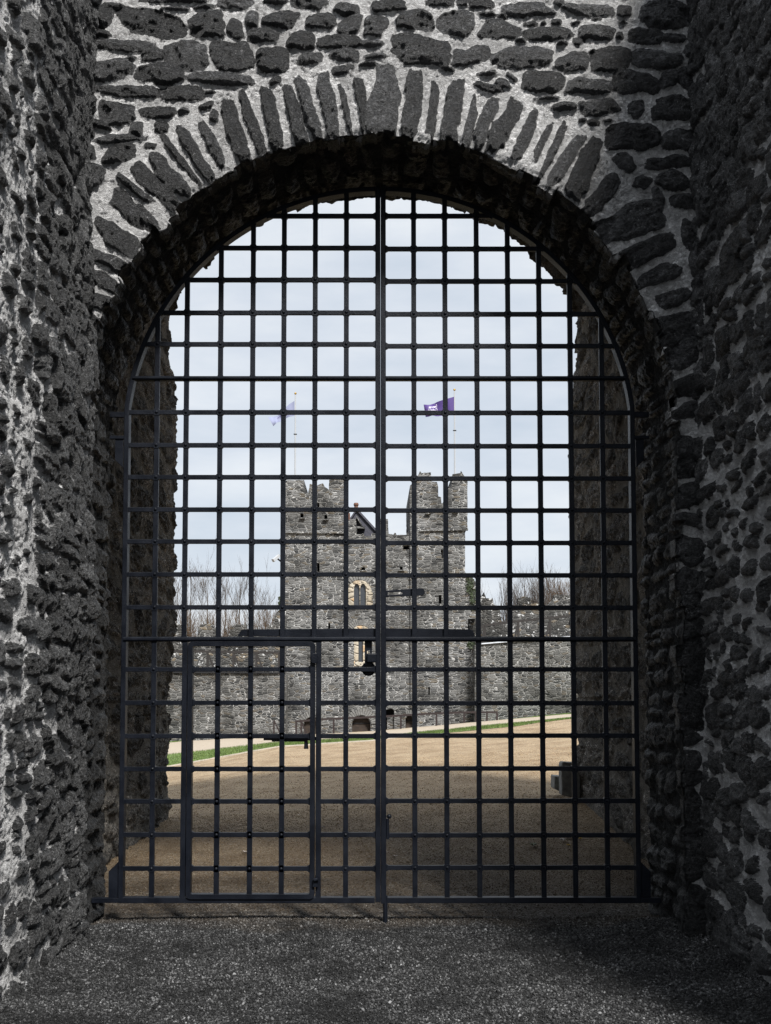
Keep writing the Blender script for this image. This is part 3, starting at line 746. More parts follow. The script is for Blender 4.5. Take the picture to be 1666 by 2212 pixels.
# flat lock plates above the middle rail
MB().extr(pxpoly([(514, 1374), (514, 1371), (521, 1361), (529, 1359), (812, 1357), (812, 1376)], YG)[::-1], YG+.014, YG+.03).build('rail_plate', M['iron'], L1, bevel=.002)
MB().extr(pxpoly([(833, 1357), (1015, 1359), (1022, 1362), (1026, 1370), (1026, 1376), (833, 1376)], YG)[::-1], YG+.014, YG+.03).build('rail_plate', M['iron'], L2, bevel=.002)
# slotted hasp swung back on the right leaf
MB().extr(pxpoly([(834, 1275), (910, 1270), (916, 1272), (918, 1277), (918, 1282), (914, 1286), (834, 1289)], YG)[::-1], YG+.014, YG+.028,
          [pxpoly([(838, 1279), (866, 1278), (870, 1280), (869, 1283), (838, 1285)], YG)]).build('hasp', M['iron'], L2, bevel=.002)
# slotted strap, lock shroud
MB().extr(pxpoly([(788, 1380), (804, 1380), (804, 1436), (797, 1442), (788, 1437)], YG)[::-1], YG+.016, YG+.03,
          [pxpoly([(793, 1406), (799, 1404), (799, 1412), (793, 1412)], YG)]).build('hasp', M['iron'], L1, bevel=.002)
a = gp(793, 1431); b = gp(814, 1412)
MB().box(a[0], b[0], YG-.03, YG+.06, a[1], b[1]).build('lock_shroud', M['iron'], L2, bevel=.006)
pc = gp(796.5, 1444.5)
pk = thing('padlock', (pc[0], YG+.05, pc[1]), 'round black disc padlock hanging on the hasp beside the middle stile', 'padlock')
MB().tube([(pc[0], YG+.035, pc[1]), (pc[0], YG+.042, pc[1]), (pc[0], YG+.068, pc[1]), (pc[0], YG+.075, pc[1])], [.044, .054, .054, .044], 28).build('body', M['iron'], pk, smooth=False)
mb = MB(); mb.tube([(pc[0]-.02+.04*k/8, YG+.055, pc[1]+.05+.022*math.sin(PI*k/8)) for k in range(9)], .006, 8).build('shackle', M['iron'], pk)
# bits of the right leaf: knob, bolt rod, drop rod
kx, kz = gp(841, 1763); kb = MB()
kb.dome((kx, YG-.02, kz), .018, -1, 12).dome((kx, YG-.02, kz), .018, 1, 12).tube([(kx-.02, YG-.02, kz), (kx, YG-.02, kz)], .009, 8)
kb.build('knob', M['iron'], L2, smooth=True)
a = gp(837.5, 1768); b = gp(837.5, 1812)
rx = gp(832.5, 1960)[0]
MB().tube([(a[0], YG-.012, a[1]), (a[0], YG-.012, b[1])], .012, 8).build('bolt_rod', M['iron'], L2)
MB().tube([(rx, YG-.012, ZB+.05), (rx, YG-.012, -.03)], .017, 10).build('drop_bolt', M['iron'], L2)
# pivots and hinges
for (sg, root, xa, xb) in ((-1, L1, 222, 268), (1, L2, 1378, 1418)):
    xo = gp(xa if sg < 0 else xb, 1948)[0]; xi = gp(xb if sg < 0 else xa, 1948)[0]
    a, b = sorted((xo, xi))
    mb = MB().box(a-.08*(sg < 0), b+.08*(sg > 0), YG-.016, YG+.03, ZB-.006, ZB+.03)
    zt = gp(1385, 1868)[1]; e = GX+sg*hw
    tri = [(e+sg*.005, ZB+.03), (e+sg*.005, zt+.02), (e+sg*.075, zt-.05), (e+sg*.075, ZB+.03)]
    if sg < 0: tri = tri[::-1]
    mb.extr(tri, YG+.0, YG+.02).build('pivot_bracket', M['iron'], root, bevel=.002)
    zh = gp(1390, 893)[1]; zk = gp(1390, 945)[1]; zk2 = gp(1390, 1010)[1]
    x0, x1 = sorted((e-sg*.0, e+sg*.11))
    MB().box(x0, x1, YG-.01, YG+.02, zh-.03, zh+.01).build('hinge', M['iron'], root, bevel=.002); mb = MB().box(x0, x1, YG-.01, YG+.02, zk-.012, zk+.012)
    tri = [(e+sg*.01, zk), (e+sg*.07, zk), (e+sg*.07, zk2+.06), (e+sg*.01, zk2)]
    if sg < 0: tri = tri[::-1]
    mb.extr(tri[::-1], YG-.0, YG+.015).build('hinge', M['iron'], root, bevel=.002)
# ------------------------------------------------------------------ lawn, path, kerb
def strip(lo, hi, n, dz, name, mat):
    """lo/hi: list of (px, Y) -> sheet on terrain between"""
    pxs = np.linspace(lo[0][0], lo[-1][0], n)
    ya = np.interp(pxs, [p[0] for p in lo], [p[1] for p in lo]); yb = np.interp(pxs, [p[0] for p in hi], [p[1] for p in hi])
    k = 24; t = np.linspace(0, 1, k)
    Yv = ya[:, None]+(yb-ya)[:, None]*t[None]
    Xv = (pxs[:, None]-CX)/F*Yv
    V = np.stack([Xv, Yv, gfine(Xv, Yv)+dz], -1).reshape(-1, 3)
    return V, quads(n, k)[:, ::-1].copy(), (pxs, ya, yb)
wob = lambda px: .25*math.sin(px*.013)+.12*math.sin(px*.041)
lo = [(100, 29.6), (365, 30), (480, 30.3), (560, 30.1), (635, 30.3), (800, 30.0), (900, 30.6), (1000, 31.2), (1100, 31.6), (1200, 34.4), (1280, 35), (1500, 36)]
hi = [(100, 38), (365, 38), (600, 37.6), (800, 36.5), (900, 36.6), (1000, 37), (1100, 37), (1200, 36), (1280, 35.3), (1500, 36.5)]
gv, gf = [], []; nb = 0
def add(V, Fq):
    global nb
    gv.append(V); gf.append(Fq+nb); nb += len(V)
for (l, h) in ((lo, hi), ([(100, 57), (365, 58), (420, 60.5), (470, 61.4)], [(100, 62), (365, 62), (420, 61.8), (470, 61.6)]), ([(1000, 61.2), (1060, 60.0), (1235, 57.5), (1500, 56)], [(1000, 61.4), (1060, 62), (1235, 62), (1500, 62)])):
    V, Fq, inf = strip(l, h, 160, .012, 'lawn', None); add(V, Fq)
    if h is hi or True:
        rg = np.random.default_rng(int(l[0][1]*7)); nbl = 42000 if l is lo else 5000
        px = rg.uniform(l[0][0]+150, l[-1][0]-150 if l is lo else l[-1][0], nbl)
        a = np.interp(px, inf[0], inf[1]); b = np.interp(px, inf[0], inf[2])
        yy = a+(b-a)*rg.uniform(-.01, 1.0, nbl); xx = (px-CX)/F*yy; zz = gfine(xx, yy)
        th = rg.uniform(0, 2*PI, nbl); w = rg.uniform(.004, .009, nbl); hh = rg.uniform(.03, .075, nbl)
        lx, ly = rg.normal(0, .02, nbl), rg.normal(0, .02, nbl)
        B = np.stack([np.stack([xx-w*np.cos(th), yy-w*np.sin(th), zz], -1), np.stack([xx+w*np.cos(th), yy+w*np.sin(th), zz], -1),
                      np.stack([xx+lx+.002, yy+ly, zz+hh], -1), np.stack([xx+lx-.002, yy+ly, zz+hh], -1)], 1).reshape(-1, 3)
        add(B, np.arange(nbl*4).reshape(-1, 4))
o = mk('lawn', np.concatenate(gv), np.concatenate(gf), M['grass']); tag(o, 'bright green grass strips beside the sandy paths before the castle', 'grass', kind='stuff')
hi2 = [(p[0], p[1]) for p in hi]
V, Fq, _ = strip(hi2, [(100, 57), (365, 58), (470, 61.5), (1000, 61.3), (1235, 57.5), (1500, 56)], 160, .008, 'path', None)
o = mk('path', V, Fq, M['path'], smooth=True); tag(o, 'pale sandy path between the lawn and the castle walls', 'path', kind='structure')
kb = MB(); pk_ = [(px, np.interp(px, [p[0] for p in lo], [p[1] for p in lo])) for px in np.linspace(200, 880, 90)]
pts = [((px-CX)/F*y_, y_-.03) for px, y_ in pk_]
for (xa, ya), (xb, yb) in zip(pts[:-1], pts[1:]):
    za, zb = float(gfine(np.array(xa), np.array(ya))), float(gfine(np.array(xb), np.array(yb)))
    kb.add([(xa, ya-.03, za-.05), (xb, yb-.03, zb-.05), (xb, yb+.03, zb-.05), (xa, ya+.03, za-.05), (xa, ya-.03, za+.035), (xb, yb-.03, zb+.035), (xb, yb+.03, zb+.035), (xa, ya+.03, za+.035)],
           [(0,1,5,4),(2,3,7,6),(4,5,6,7)])
o = kb.build('kerb', M['kerb']); tag(o, 'thin pale edging between the gravel and the lawn', 'kerb', kind='structure')
# ------------------------------------------------------------------ castle keep
YC = 62.0
kp = thing('castle_keep', tuple(P(812, 1585, YC)), 'grey stone castle keep with two battlemented towers and a twin lancet window', 'castle')
def arch_px(cx, w, top, base, pointed=False, n=8):
    h = w/2; pts = [(cx-h, base)]
    if pointed:
        sp = top+w*1.15
        for k in range(n+1):
            t = k/n; pts.append((cx-h+h*(1-math.cos(t*PI/2)) if False else cx-h*math.cos(t*PI/2)**.8, sp-(sp-top)*math.sin(t*PI/2)))
        L = pts[1:]
        pts += [(2*cx-x, y) for x, y in L[::-1][1:]]
    else:
        for k in range(2*n+1):
            a = PI-PI*k/(2*n); pts.append((cx+h*math.cos(a), top+h-h*math.sin(a)))
    pts.append((cx+h, base)); return pts
def rect_px(x0, x1, y0, y1): return [(x0, y1), (x0, y0), (x1, y0), (x1, y1)]
def jag(pts, amp, step, seed):      # roughen the outline of an old wall
    r = random.Random(seed); out = []
    for (a, b) in zip(pts, pts[1:]+pts[:1]):
        L = math.hypot(b[0]-a[0], b[1]-a[1]); n = max(1, int(L/step)); out.append(a)
        for k in range(1, n): 
            t = k/n; out.append((a[0]+(b[0]-a[0])*t+r.uniform(-amp, amp), a[1]+(b[1]-a[1])*t+r.uniform(-amp, amp)))
    return out
def wallpx(name, outer, Y, depth, mat, parent, holes=(), amp=.5, step=5, seed=1):
    o = jag(outer, amp, step, seed)
    return MB().extr(pxpoly(o, Y), Y, Y+depth, [pxpoly(h, Y) for h in holes]).build(name, M[mat], parent)
def backing(hole, Y, dep, mat, parent, name):
    xs = [p[0] for p in hole]; ys = [p[1] for p in hole]
    return MB().extr(pxpoly(rect_px(min(xs)-2, max(xs)+2, min(ys)-2, max(ys)+2), Y), Y+dep, Y+dep+.1).build(name, M[mat], parent)
# left tower
d1 = arch_px(675, 37, 1549, 1592)
s1 = rect_px(685, 690.5, 1216, 1235); s2 = rect_px(709, 713.5, 1346, 1358); s3 = rect_px(711, 714.5, 1480, 1490)
q1, q2 = arch_px(652.5, 7, 1109, 1118), arch_px(704, 7, 1112, 1121)
s4 = rect_px(684, 690, 1086, 1097)
s5 = rect_px(627, 630, 1484, 1489)
tl = wallpx('tower', [(612, 1625), (612, 1052), (615, 1041), (621, 1037), (657, 1037), (657, 1066), (666, 1066), (669, 1046), (672, 1045), (680, 1050), (698, 1044), (702, 1052), (711, 1058), (711, 1037), (726, 1034), (745, 1036), (746, 1150), (746, 1625)], YC, 7, 'castle', kp, [s1, s2, q1, q2, s4, d1], .5, 5, 1)
for h in (s1, s2, q1, q2): backing(h, YC, .55, 'dark', kp, 'arrow_slit')
dr = MB().extr(pxpoly(d1, YC), YC+.35, YC+.45).build('door', M['door'], kp)
MB().extr(pxpoly([(611.5, 1147.5), (746.3, 1149), (746.3, 1153), (611.5, 1152)], YC)[::-1], YC-.12, YC+.1).build('string_course', M['castle'], kp)
for (x, y) in ((653, 1119), (704, 1122.5)): MB().extr(pxpoly(rect_px(x-6, x+6, y, y+2), YC), YC-.18, YC+.1).build('drain_sill', M['castle'], kp)
# right tower with buttress
q3, q4 = arch_px(925, 8, 1099, 1108), arch_px(983, 8, 1099, 1107)
s6 = rect_px(948, 954, 1285, 1304); s7 = rect_px(953, 959, 1187, 1205); s8 = rect_px(925.5, 929, 1484, 1501)
wallpx('tower', [(902, 1620), (902, 1530), (887, 1529), (886, 1049), (891, 1044), (893, 1031), (903, 1027), (907.5, 1017), (911, 1022), (931, 1020), (932, 1040), (944, 1041), (947, 1053), (947, 1072), (953, 1074), (954, 1087), (968, 1087), (969, 1051), (976, 1051), (978, 1024), (994, 1022), (996, 1017), (1002, 1027), (1010, 1034), (1010, 1141), (1005, 1143), (1005, 1236), (1012, 1244), (1016, 1262), (1024, 1288), (1028, 1312), (1030, 1335), (1011, 1337), (1011, 1360), (1016, 1400), (1030, 1404), (1032, 1620)], YC, 7, 'castle', kp, [q3, q4, s6, s7, s8], .5, 5, 2)
for h in (q3, q4, s6, s8): backing(h, YC, .55, 'dark', kp, 'arrow_slit')
backing(s7, YC, .25, 'castle', kp, 'blocked_window')
MB().extr(pxpoly([(906, 1143.5), (1011, 1142), (1011, 1146), (906, 1148)], YC)[::-1], YC-.12, YC+.1).build('string_course', M['castle'], kp)
for (x, y) in ((925, 1108.5), (983, 1107.5)): MB().extr(pxpoly(rect_px(x-6, x+6, y, y+2), YC), YC-.18, YC+.1).build('drain_sill', M['castle'], kp)
backing(rect_px(1008, 1034, 1332, 1408), YC, .9, 'dark', kp, 'arrow_slit')
# middle wall
lan1, lan2 = arch_px(771, 12.6, 1261, 1307, True), arch_px(784.5, 12.6, 1261, 1307, True)
w2 = arch_px(779.5, 10, 1366, 1430, True)
d2 = arch_px(780.5, 40, 1546, 1592); d3 = arch_px(885.5, 19, 1546, 1580)
op = [(834, 1585), (834, 1533), (845, 1531), (852, 1534), (852, 1585)]
win1 = [(751, 1309), (751, 1275), (757, 1262), (768, 1254), (787, 1254), (798, 1262), (803, 1275), (803, 1309)]
win2 = rect_px(765, 795, 1352, 1439)
sA, sB = rect_px(781, 789, 1225, 1232), rect_px(864, 870, 1224, 1231); sC = rect_px(871, 884, 1178, 1187); sD = rect_px(888, 891, 1254, 1260)
wallpx('hall_wall', [(744.5, 1620), (744.5, 1121), (752, 1123), (768, 1121), (769.5, 1126), (769.5, 1154), (782, 1154), (783, 1152), (786, 1152), (787, 1158), (802, 1158), (803, 1152), (812, 1152), (813, 1120), (838, 1121), (840, 1153), (850, 1155), (852, 1151), (855, 1151), (857, 1156), (878, 1155), (879, 1151), (883, 1151), (884, 1155), (888.5, 1154), (904, 1528), (904, 1620)], YC+.15, 3, 'castle', kp, [win1, win2, d2, d3, op, sA, sB, sC], .4, 5, 3)
YM = YC+.15
for h in (sA, sB, sC, op): backing(h, YM, .7, 'dark', kp, 'wall_opening')
MB().extr(pxpoly(rect_px(836.5, 851.5, 1548, 1586), YM), YM+.2, YM+.5).build('blocked_doorway', M['curtain'], kp)
for (x, y) in ((785, 1232.5), (867, 1231.5)): MB().extr(pxpoly(rect_px(x-7, x+7, y, y+2), YM), YM-.15, YM+.1).build('drain_sill', M['castle'], kp)
for d, nm in ((d2, 'door'), (d3, 'door')):
    o = MB().extr(pxpoly(d, YM), YM+.38, YM+.5)
    xs = [p[0] for p in d]; y0_ = min(p[1] for p in d)
    ob = o.build(nm, M['door'], kp)
    hb = MB(); zz = (y0_+max(p[1] for p in d))/2
    hb.extr(pxpoly(rect_px(min(xs)+1, max(xs)-1, zz-7, zz-5), YM), YM+.34, YM+.385); hb.build('cross_batten', M['dark'], ob)
# sandstone windows
def stone_window(hole, panes, Y):
    xs = [p[0] for p in hole]
    w = MB().extr(pxpoly(hole, Y), Y-.03, Y+.25, [pxpoly(p, Y) for p in panes]).build('window', M['sand'], kp)
    for p in panes: MB().extr(pxpoly(p, Y), Y+.14, Y+.18).build('pane', M['glass'], w)
    for k, yy in enumerate(range(1280, 1306, 9)):
        if hole is win1 and k % 2 == 0:
            for xa, xb in ((748.5, 751.3), (802.7, 805.5)): MB().extr(pxpoly(rect_px(xa, xb, yy, yy+8), Y), Y-.025, Y+.1).build('quoin', M['sand'], w)
stone_window(win1, [lan1, lan2], YM)
stone_window(win2, [w2], YM)
# radiating stones over doors and windows
def fan(cx, cy, r0, r1, a0, a1, n, Y, seed):
    r = random.Random(seed); mb = MB()
    for k in range(n):
        a, b = a0+(a1-a0)*(k+.1)/n, a0+(a1-a0)*(k+.9)/n; e = r.uniform(-2, 3)
        pts = [(cx+q*math.cos(math.radians(t)), cy-q*math.sin(math.radians(t))) for q, t in ((r0, a), (r1+e, a), (r1+e, b), (r0, b))]
        mb.extr(pxpoly(pts, Y), Y-r.uniform(.03, .07), Y+.05)
    mb.build('arch_stones', M['fan'], kp)
M['fan'] = simple_mat('arch stones', (.12, .118, .112), .9, 0, .45, 5, .6, .05)
fan(780.5, 1566, 22, 36, 5, 175, 17, YM, 1); fan(675, 1568, 20, 33, 5, 175, 15, YC, 2); fan(885.5, 1556, 11, 20, 8, 120, 8, YM, 3)
fan(843, 1538, 9, 18, 20, 120, 6, YM, 5); fan(780, 1372, 22, 34, 35, 145, 13, YM, 4); fan(777, 1276, 24, 34, 40, 140, 9, YM, 6)
# gabled slate roof behind the hall wall
rf = MB(); zA = P(771, 1102, 66); e0 = P(735, 1152, 66); e1 = P(826, 1158, 66); eb = P(771, 1215, 66).z
rf.extr([(e0.x, eb), (e1.x, eb), (e1.x, e1.z), (zA.x, zA.z), (e0.x, e0.z)], 66, 74)
roof = rf.build('roof', M['slate'], kp)
vb = MB()
for sgx in (e0, e1):
    vb.add([(zA.x, 65.85, zA.z+.12), (zA.x, 74.2, zA.z+.12), (sgx.x, 74.2, sgx.z), (sgx.x, 65.85, sgx.z), (zA.x, 65.85, zA.z-.05), (sgx.x, 65.85, sgx.z-.18)], [(0, 1, 2, 3), (0, 3, 5, 4)])
vb.build('roof_edge', M['slate'], roof)
a = P(760, 1139, 65.6); b = P(785, 1139, 65.6); c = P(771, 1114, 65.6)
MB().extr([(a.x, a.z), (b.x, b.z), (c.x, c.z)], 65.5, 66.1, [[(a.x+.10, a.z+.05), (b.x-.10, b.z+.05), (c.x, c.z-.12)]]).extr([(a.x-.1, a.z-.12), (b.x+.1, b.z-.12), (b.x+.1, b.z), (a.x-.1, a.z)], 65.3, 66.1).build('dormer', M['castle'], roof)
c0 = P(769.5, 1106, 66.5); c1 = P(769.5, 1086, 66.5)
MB().tube([(c0.x, 66.6, c0.z-.3), (c0.x, 66.6, c1.z-.2), (c0.x, 66.6, c1.z-.12), (c0.x, 66.6, c1.z)], [.12, .12, .17, .13], 10).build('chimney_pot', M['terra'], roof)
a = P(752, 1123, 65.6); b = P(757, 1108, 65.6); MB().box(a.x, b.x-.02, 65.6, 66, a.z, b.z).build('chimney_pot', M['terra'], roof)
# ------------------------------------------------------------------ flags
def flag(px, ytop, pts_top, pts_bot, mat, label, seed, txt=None):
    pz = P(px, ytop, 64); zb = P(px, 1060, 64).z-.5
    root = thing('flagpole', (pz.x, 64, zb), label, 'flag', 'flags on the castle towers')
    MB().tube([(pz.x, 64, zb), (pz.x, 64, pz.z-.1)], [.055, .035], 10).build('pole', M['white'], root)
    b = MB(); b.dome((pz.x, 64, pz.z), .075, -1, 10).dome((pz.x, 64, pz.z), .075, 1, 10); b.build('finial', M['brass'], root)
    MB().box(pz.x-.1, pz.x+.1, 63.94, 64.06, P(px, ytop+88, 64).z-.02, P(px, ytop+88, 64).z+.02).build('halyard_cleat', M['dark'], root)
    n, k = 40, 14
    tx = np.linspace(0, 1, len(pts_top))
    def S(s, t):      # t 0 top .. 1 bottom
        x0 = np.interp(s, tx, [p[0] for p in pts_top]); y0_ = np.interp(s, tx, [p[1] for p in pts_top])
        x1 = np.interp(s, tx, [p[0] for p in pts_bot]); y1_ = np.interp(s, tx, [p[1] for p in pts_bot])
        x = x0+(x1-x0)*t; y = y0_+(y1_-y0_)*t
        q = P(float(x), float(y), 64)
        return (q.x, 64+.16*math.sin(s*9+t*2.2+seed)*s+.05*math.sin(s*21+seed)*s, q.z)
    V = []
    for i in range(n+1):
        for j in range(k+1): V.append(S(i/n, j/k))
    V = np.array(V); Fq = quads(n+1, k+1)
    V2 = np.concatenate([V, V+np.array([0, .012, 0])]); F2 = np.concatenate([Fq, Fq[:, ::-1]+len(V)])
    cl = mk('flag_cloth', V2, F2, M[mat], root, smooth=True)
    if txt:
        body, sz, mt, rect = txt
        cu = bpy.data.curves.new('print', 'FONT'); cu.body = body; cu.size = 1; cu.space_line = .86; cu.resolution_u = 3
        to = bpy.data.objects.new('print_source', cu); C.objects.link(to)
        bpy.context.view_layer.update()
        me = bpy.data.meshes.new_from_object(to.evaluated_get(bpy.context.evaluated_depsgraph_get()))
        bpy.data.objects.remove(to); bpy.data.curves.remove(cu)
        co = np.array([v.co[:] for v in me.vertices]); mn, mx = co.min(0), co.max(0)
        s0, s1_, t0, t1 = rect
        vv = []
        for c_ in co:
            a_ = (c_[0]-mn[0])/(mx[0]-mn[0]); b_ = (mx[1]-c_[1])/(mx[1]-mn[1])
            q = S(s0+(s1_-s0)*a_, t0+(t1-t0)*b_); vv.append((q[0], q[1]-.014, q[2]))
        fs = [tuple(p.vertices) for p in me.polygons]; bpy.data.meshes.remove(me)
        mk('lettering', np.array(vv), fs, M[mt], cl)
# hoist at s=0 (pole), text is read from the other side, so it runs mirrored from the pole outwards
flag(638.5, 850, [(636, 866), (625, 873), (613, 885), (600, 897), (580, 902)], [(636, 898), (624, 901), (612, 906), (600, 913), (591, 921)], 'flagwhite', 'white flag drooping from the pole on the left tower', 1., ('fine', 1, 'inkprint', (.58, .76, .1, .5)))
flag(982, 842, [(981, 857), (968, 861), (944, 868), (930, 874), (915, 876)], [(981, 893), (966, 896), (946, 899), (933, 899), (920, 900)], 'purple', 'purple flag with mirrored white lettering on the right tower pole', 2.4, ('Swords\nCultural\nQuarter', 1, 'print', (.50, .87, .14, .92)))
# ------------------------------------------------------------------ curtain walls
def curtain(name, label, Y, face, parapet, lipp, Yp, rail_pts, posts, strut):
    f0 = face[0]
    root = thing(name, tuple(P(sum(p[0] for p in face)/len(face), 1590, Y)), label, 'wall', 'curtain walls of the castle')
    wallpx('wall_face', face, Y, 1.6, 'curtain', root, (), .5, 6, 5)
    wallpx('parapet', parapet, Yp, .6, 'parapet', root, (), .9, 4, 6)
    MB().extr(pxpoly(lipp, Y), Y-.12, Y+1.5).build('walkway_edge', M['lip' if label.find('right') >= 0 else 'dark'], root)
    return root
Yl = 60.
curtain('curtain_wall', 'grey curtain wall on the left of the keep with lichen white battlements', Yl,
        [(200, 1640), (200, 1450), (365, 1450), (500, 1451), (617, 1452), (617, 1640)],
        [(200, 1520), (200, 1352), (330, 1352), (345, 1380), (366, 1380), (372, 1350), (380, 1346), (392, 1350), (396, 1374), (426, 1377), (430, 1352), (440, 1347), (458, 1348), (465, 1358), (470, 1376), (494, 1376), (500, 1354), (512, 1349), (532, 1348), (535, 1372), (560, 1374), (575, 1372), (580, 1352), (590, 1345), (596, 1325), (603, 1318), (611, 1310), (618, 1309), (618, 1520)],
        [(200, 1453), (200, 1450), (617, 1452), (617, 1455)], Yl+1.7, None, None, None)
Yr = 61.
curtain('curtain_wall', 'grey curtain wall on the right of the keep, its walkway sloping upwards', Yr,
        [(1026, 1640), (1026, 1393), (1099, 1387), (1236, 1376), (1420, 1362), (1420, 1610)],
        [(1012, 1440), (1014, 1240), (1020, 1246), (1029, 1259), (1034, 1262), (1040, 1290), (1046, 1279), (1050, 1292), (1060, 1294), (1064, 1291), (1068, 1306), (1078, 1310), (1081, 1320), (1084, 1342), (1098, 1342), (1100, 1318), (1117, 1310), (1120, 1292), (1132, 1288), (1146, 1291), (1150, 1305), (1163, 1302), (1166, 1309), (1186, 1310), (1192, 1298), (1200, 1284), (1230, 1286), (1240, 1290), (1260, 1305), (1300, 1300), (1420, 1296), (1420, 1430)],
        [(1040, 1392), (1040, 1389.5), (1099, 1384.5), (1236, 1373.5), (1420, 1360), (1420, 1363), (1236, 1376), (1099, 1387)], Yr+1.8, None, None, None)
def handrail(label, railpts, posts, Y, mat, struts=(), w=.09, name='handrail'):
    root = thing(name, tuple(P(railpts[0][0], posts[0][1][1], Y)), label, 'handrail', 'handrails on the castle walls')
    mb = MB()
    for a, b in zip(railpts[:-1], railpts[1:]): mb.bar(P(*a, Y), P(*b, Y), w, w)
    mb.build('rail', M[mat], root)
    for a, b in posts: MB().bar(P(*a, Y), P(*b, Y), w*.9, w*.9).build('post', M[mat], root)
    for a, b in struts: MB().bar(P(a[0], a[1], Y), P(b[0], b[1], Y+.0)+Vector((0, .0, 0)), w*.8, w*.8).build('strut', M[mat], root)
handrail('brown railing with sloping struts on the walkway left of the keep', [(330, 1406), (372, 1406.5), (604, 1410), (614, 1410.5)], [((x, 1407.5), (x, 1451)) for x in (398, 448.5, 504.5, 554, 603)], Yl+.2, 'brownrail', [((x, 1411), (x+16, 1449)) for x in (398, 448.5, 504.5, 554)], .13)
handrail('brown railing climbing along the walkway right of the keep', [(1036, 1358), (1046, 1351), (1100, 1344), (1235, 1330), (1300, 1323)], [((1048, 1350), (1048, 1391)), ((1120, 1342), (1120, 1385)), ((1189, 1335), (1189, 1379)), ((1260, 1328), (1260, 1374))], Yr+.2, 'brownrail', [((x, y), (x-9, y+40)) for x, y in ((1048, 1352), (1120, 1344), (1189, 1337))], .13)
handrail('long dark red ramp handrail running past the doors at the foot of the keep', [(638, 1558.5), (700, 1553.5), (780, 1550), (840, 1547), (905, 1543), (950, 1540.5), (1010, 1538.5), (1075, 1538.5)],
         [((640, 1558), (640, 1592)), ((651, 1558), (651, 1592)), ((721, 1553), (721, 1588)), ((866, 1546), (866, 1580)), ((943, 1541), (943, 1574)), ((1003, 1539), (1003, 1571)), ((1028, 1539), (1028, 1569)), ((1052, 1539), (1052, 1567)), ((1074, 1539), (1074, 1564))], 59.2, 'rust', [((652, 1560), (664, 1590))], .11)
handrail('short dark red post with sloping strut left of the long ramp handrail', [(592, 1557), (594, 1557)], [((592, 1557), (592, 1592))], 59.2, 'rust', [((593, 1558), (608, 1590))], .085, 'rail_end_post')
# small security camera on a bracket left of the tower
sc_ = thing('security_camera', tuple(P(598, 1208, 61.6)), 'white security camera on a bracket at the left tower corner', 'camera')
a, b = P(590, 1211, 61.4), P(603, 1200, 61.7)
MB().tube([a, b], .12, 4).build('housing', M['white'], sc_, bevel=.01)
MB().tube([P(600, 1207, 61.6), P(606, 1212, 61.8), P(613, 1212, 62.0)], .05, 8).build('bracket', M['dark'], sc_)
# ------------------------------------------------------------------ ivy on the ruin
def ivy(label, spots, Y):
    rg = random.Random(5); mb = MB()
    for (px, py, rx, ry, n) in spots:
        for _ in range(n):
            a = rg.uniform(0, 2*PI); q = math.sqrt(rg.random())
            p = P(px+rx*q*math.cos(a), py+ry*q*math.sin(a), Y-rg.uniform(.0, .18))
            s = rg.uniform(.04, .09); u = Vector((rg.gauss(0, 1), rg.gauss(0, .5), rg.gauss(0, 1))).normalized(); w = u.cross(Vector((rg.gauss(0, .5), 1, rg.gauss(0, .5)))).normalized()
            mb.add([p-u*s, p+w*s*.6, p+u*s, p-w*s*.6], [(0, 1, 2, 3)])
    o = mb.build('ivy', M['ivy'], loc=tuple(P(spots[0][0], spots[0][1], Y))); tag(o, label, 'ivy')
ivy('dark ivy clinging to the broken buttress right of the right tower', [(1015, 1262, 9, 22, 170), (1024, 1296, 8, 24, 160), (1019, 1392, 9, 9, 120)], YC)
ivy('small ivy sprig growing on the wall edge beside the left tower', [(606, 1300, 5, 12, 90)], 61.6)
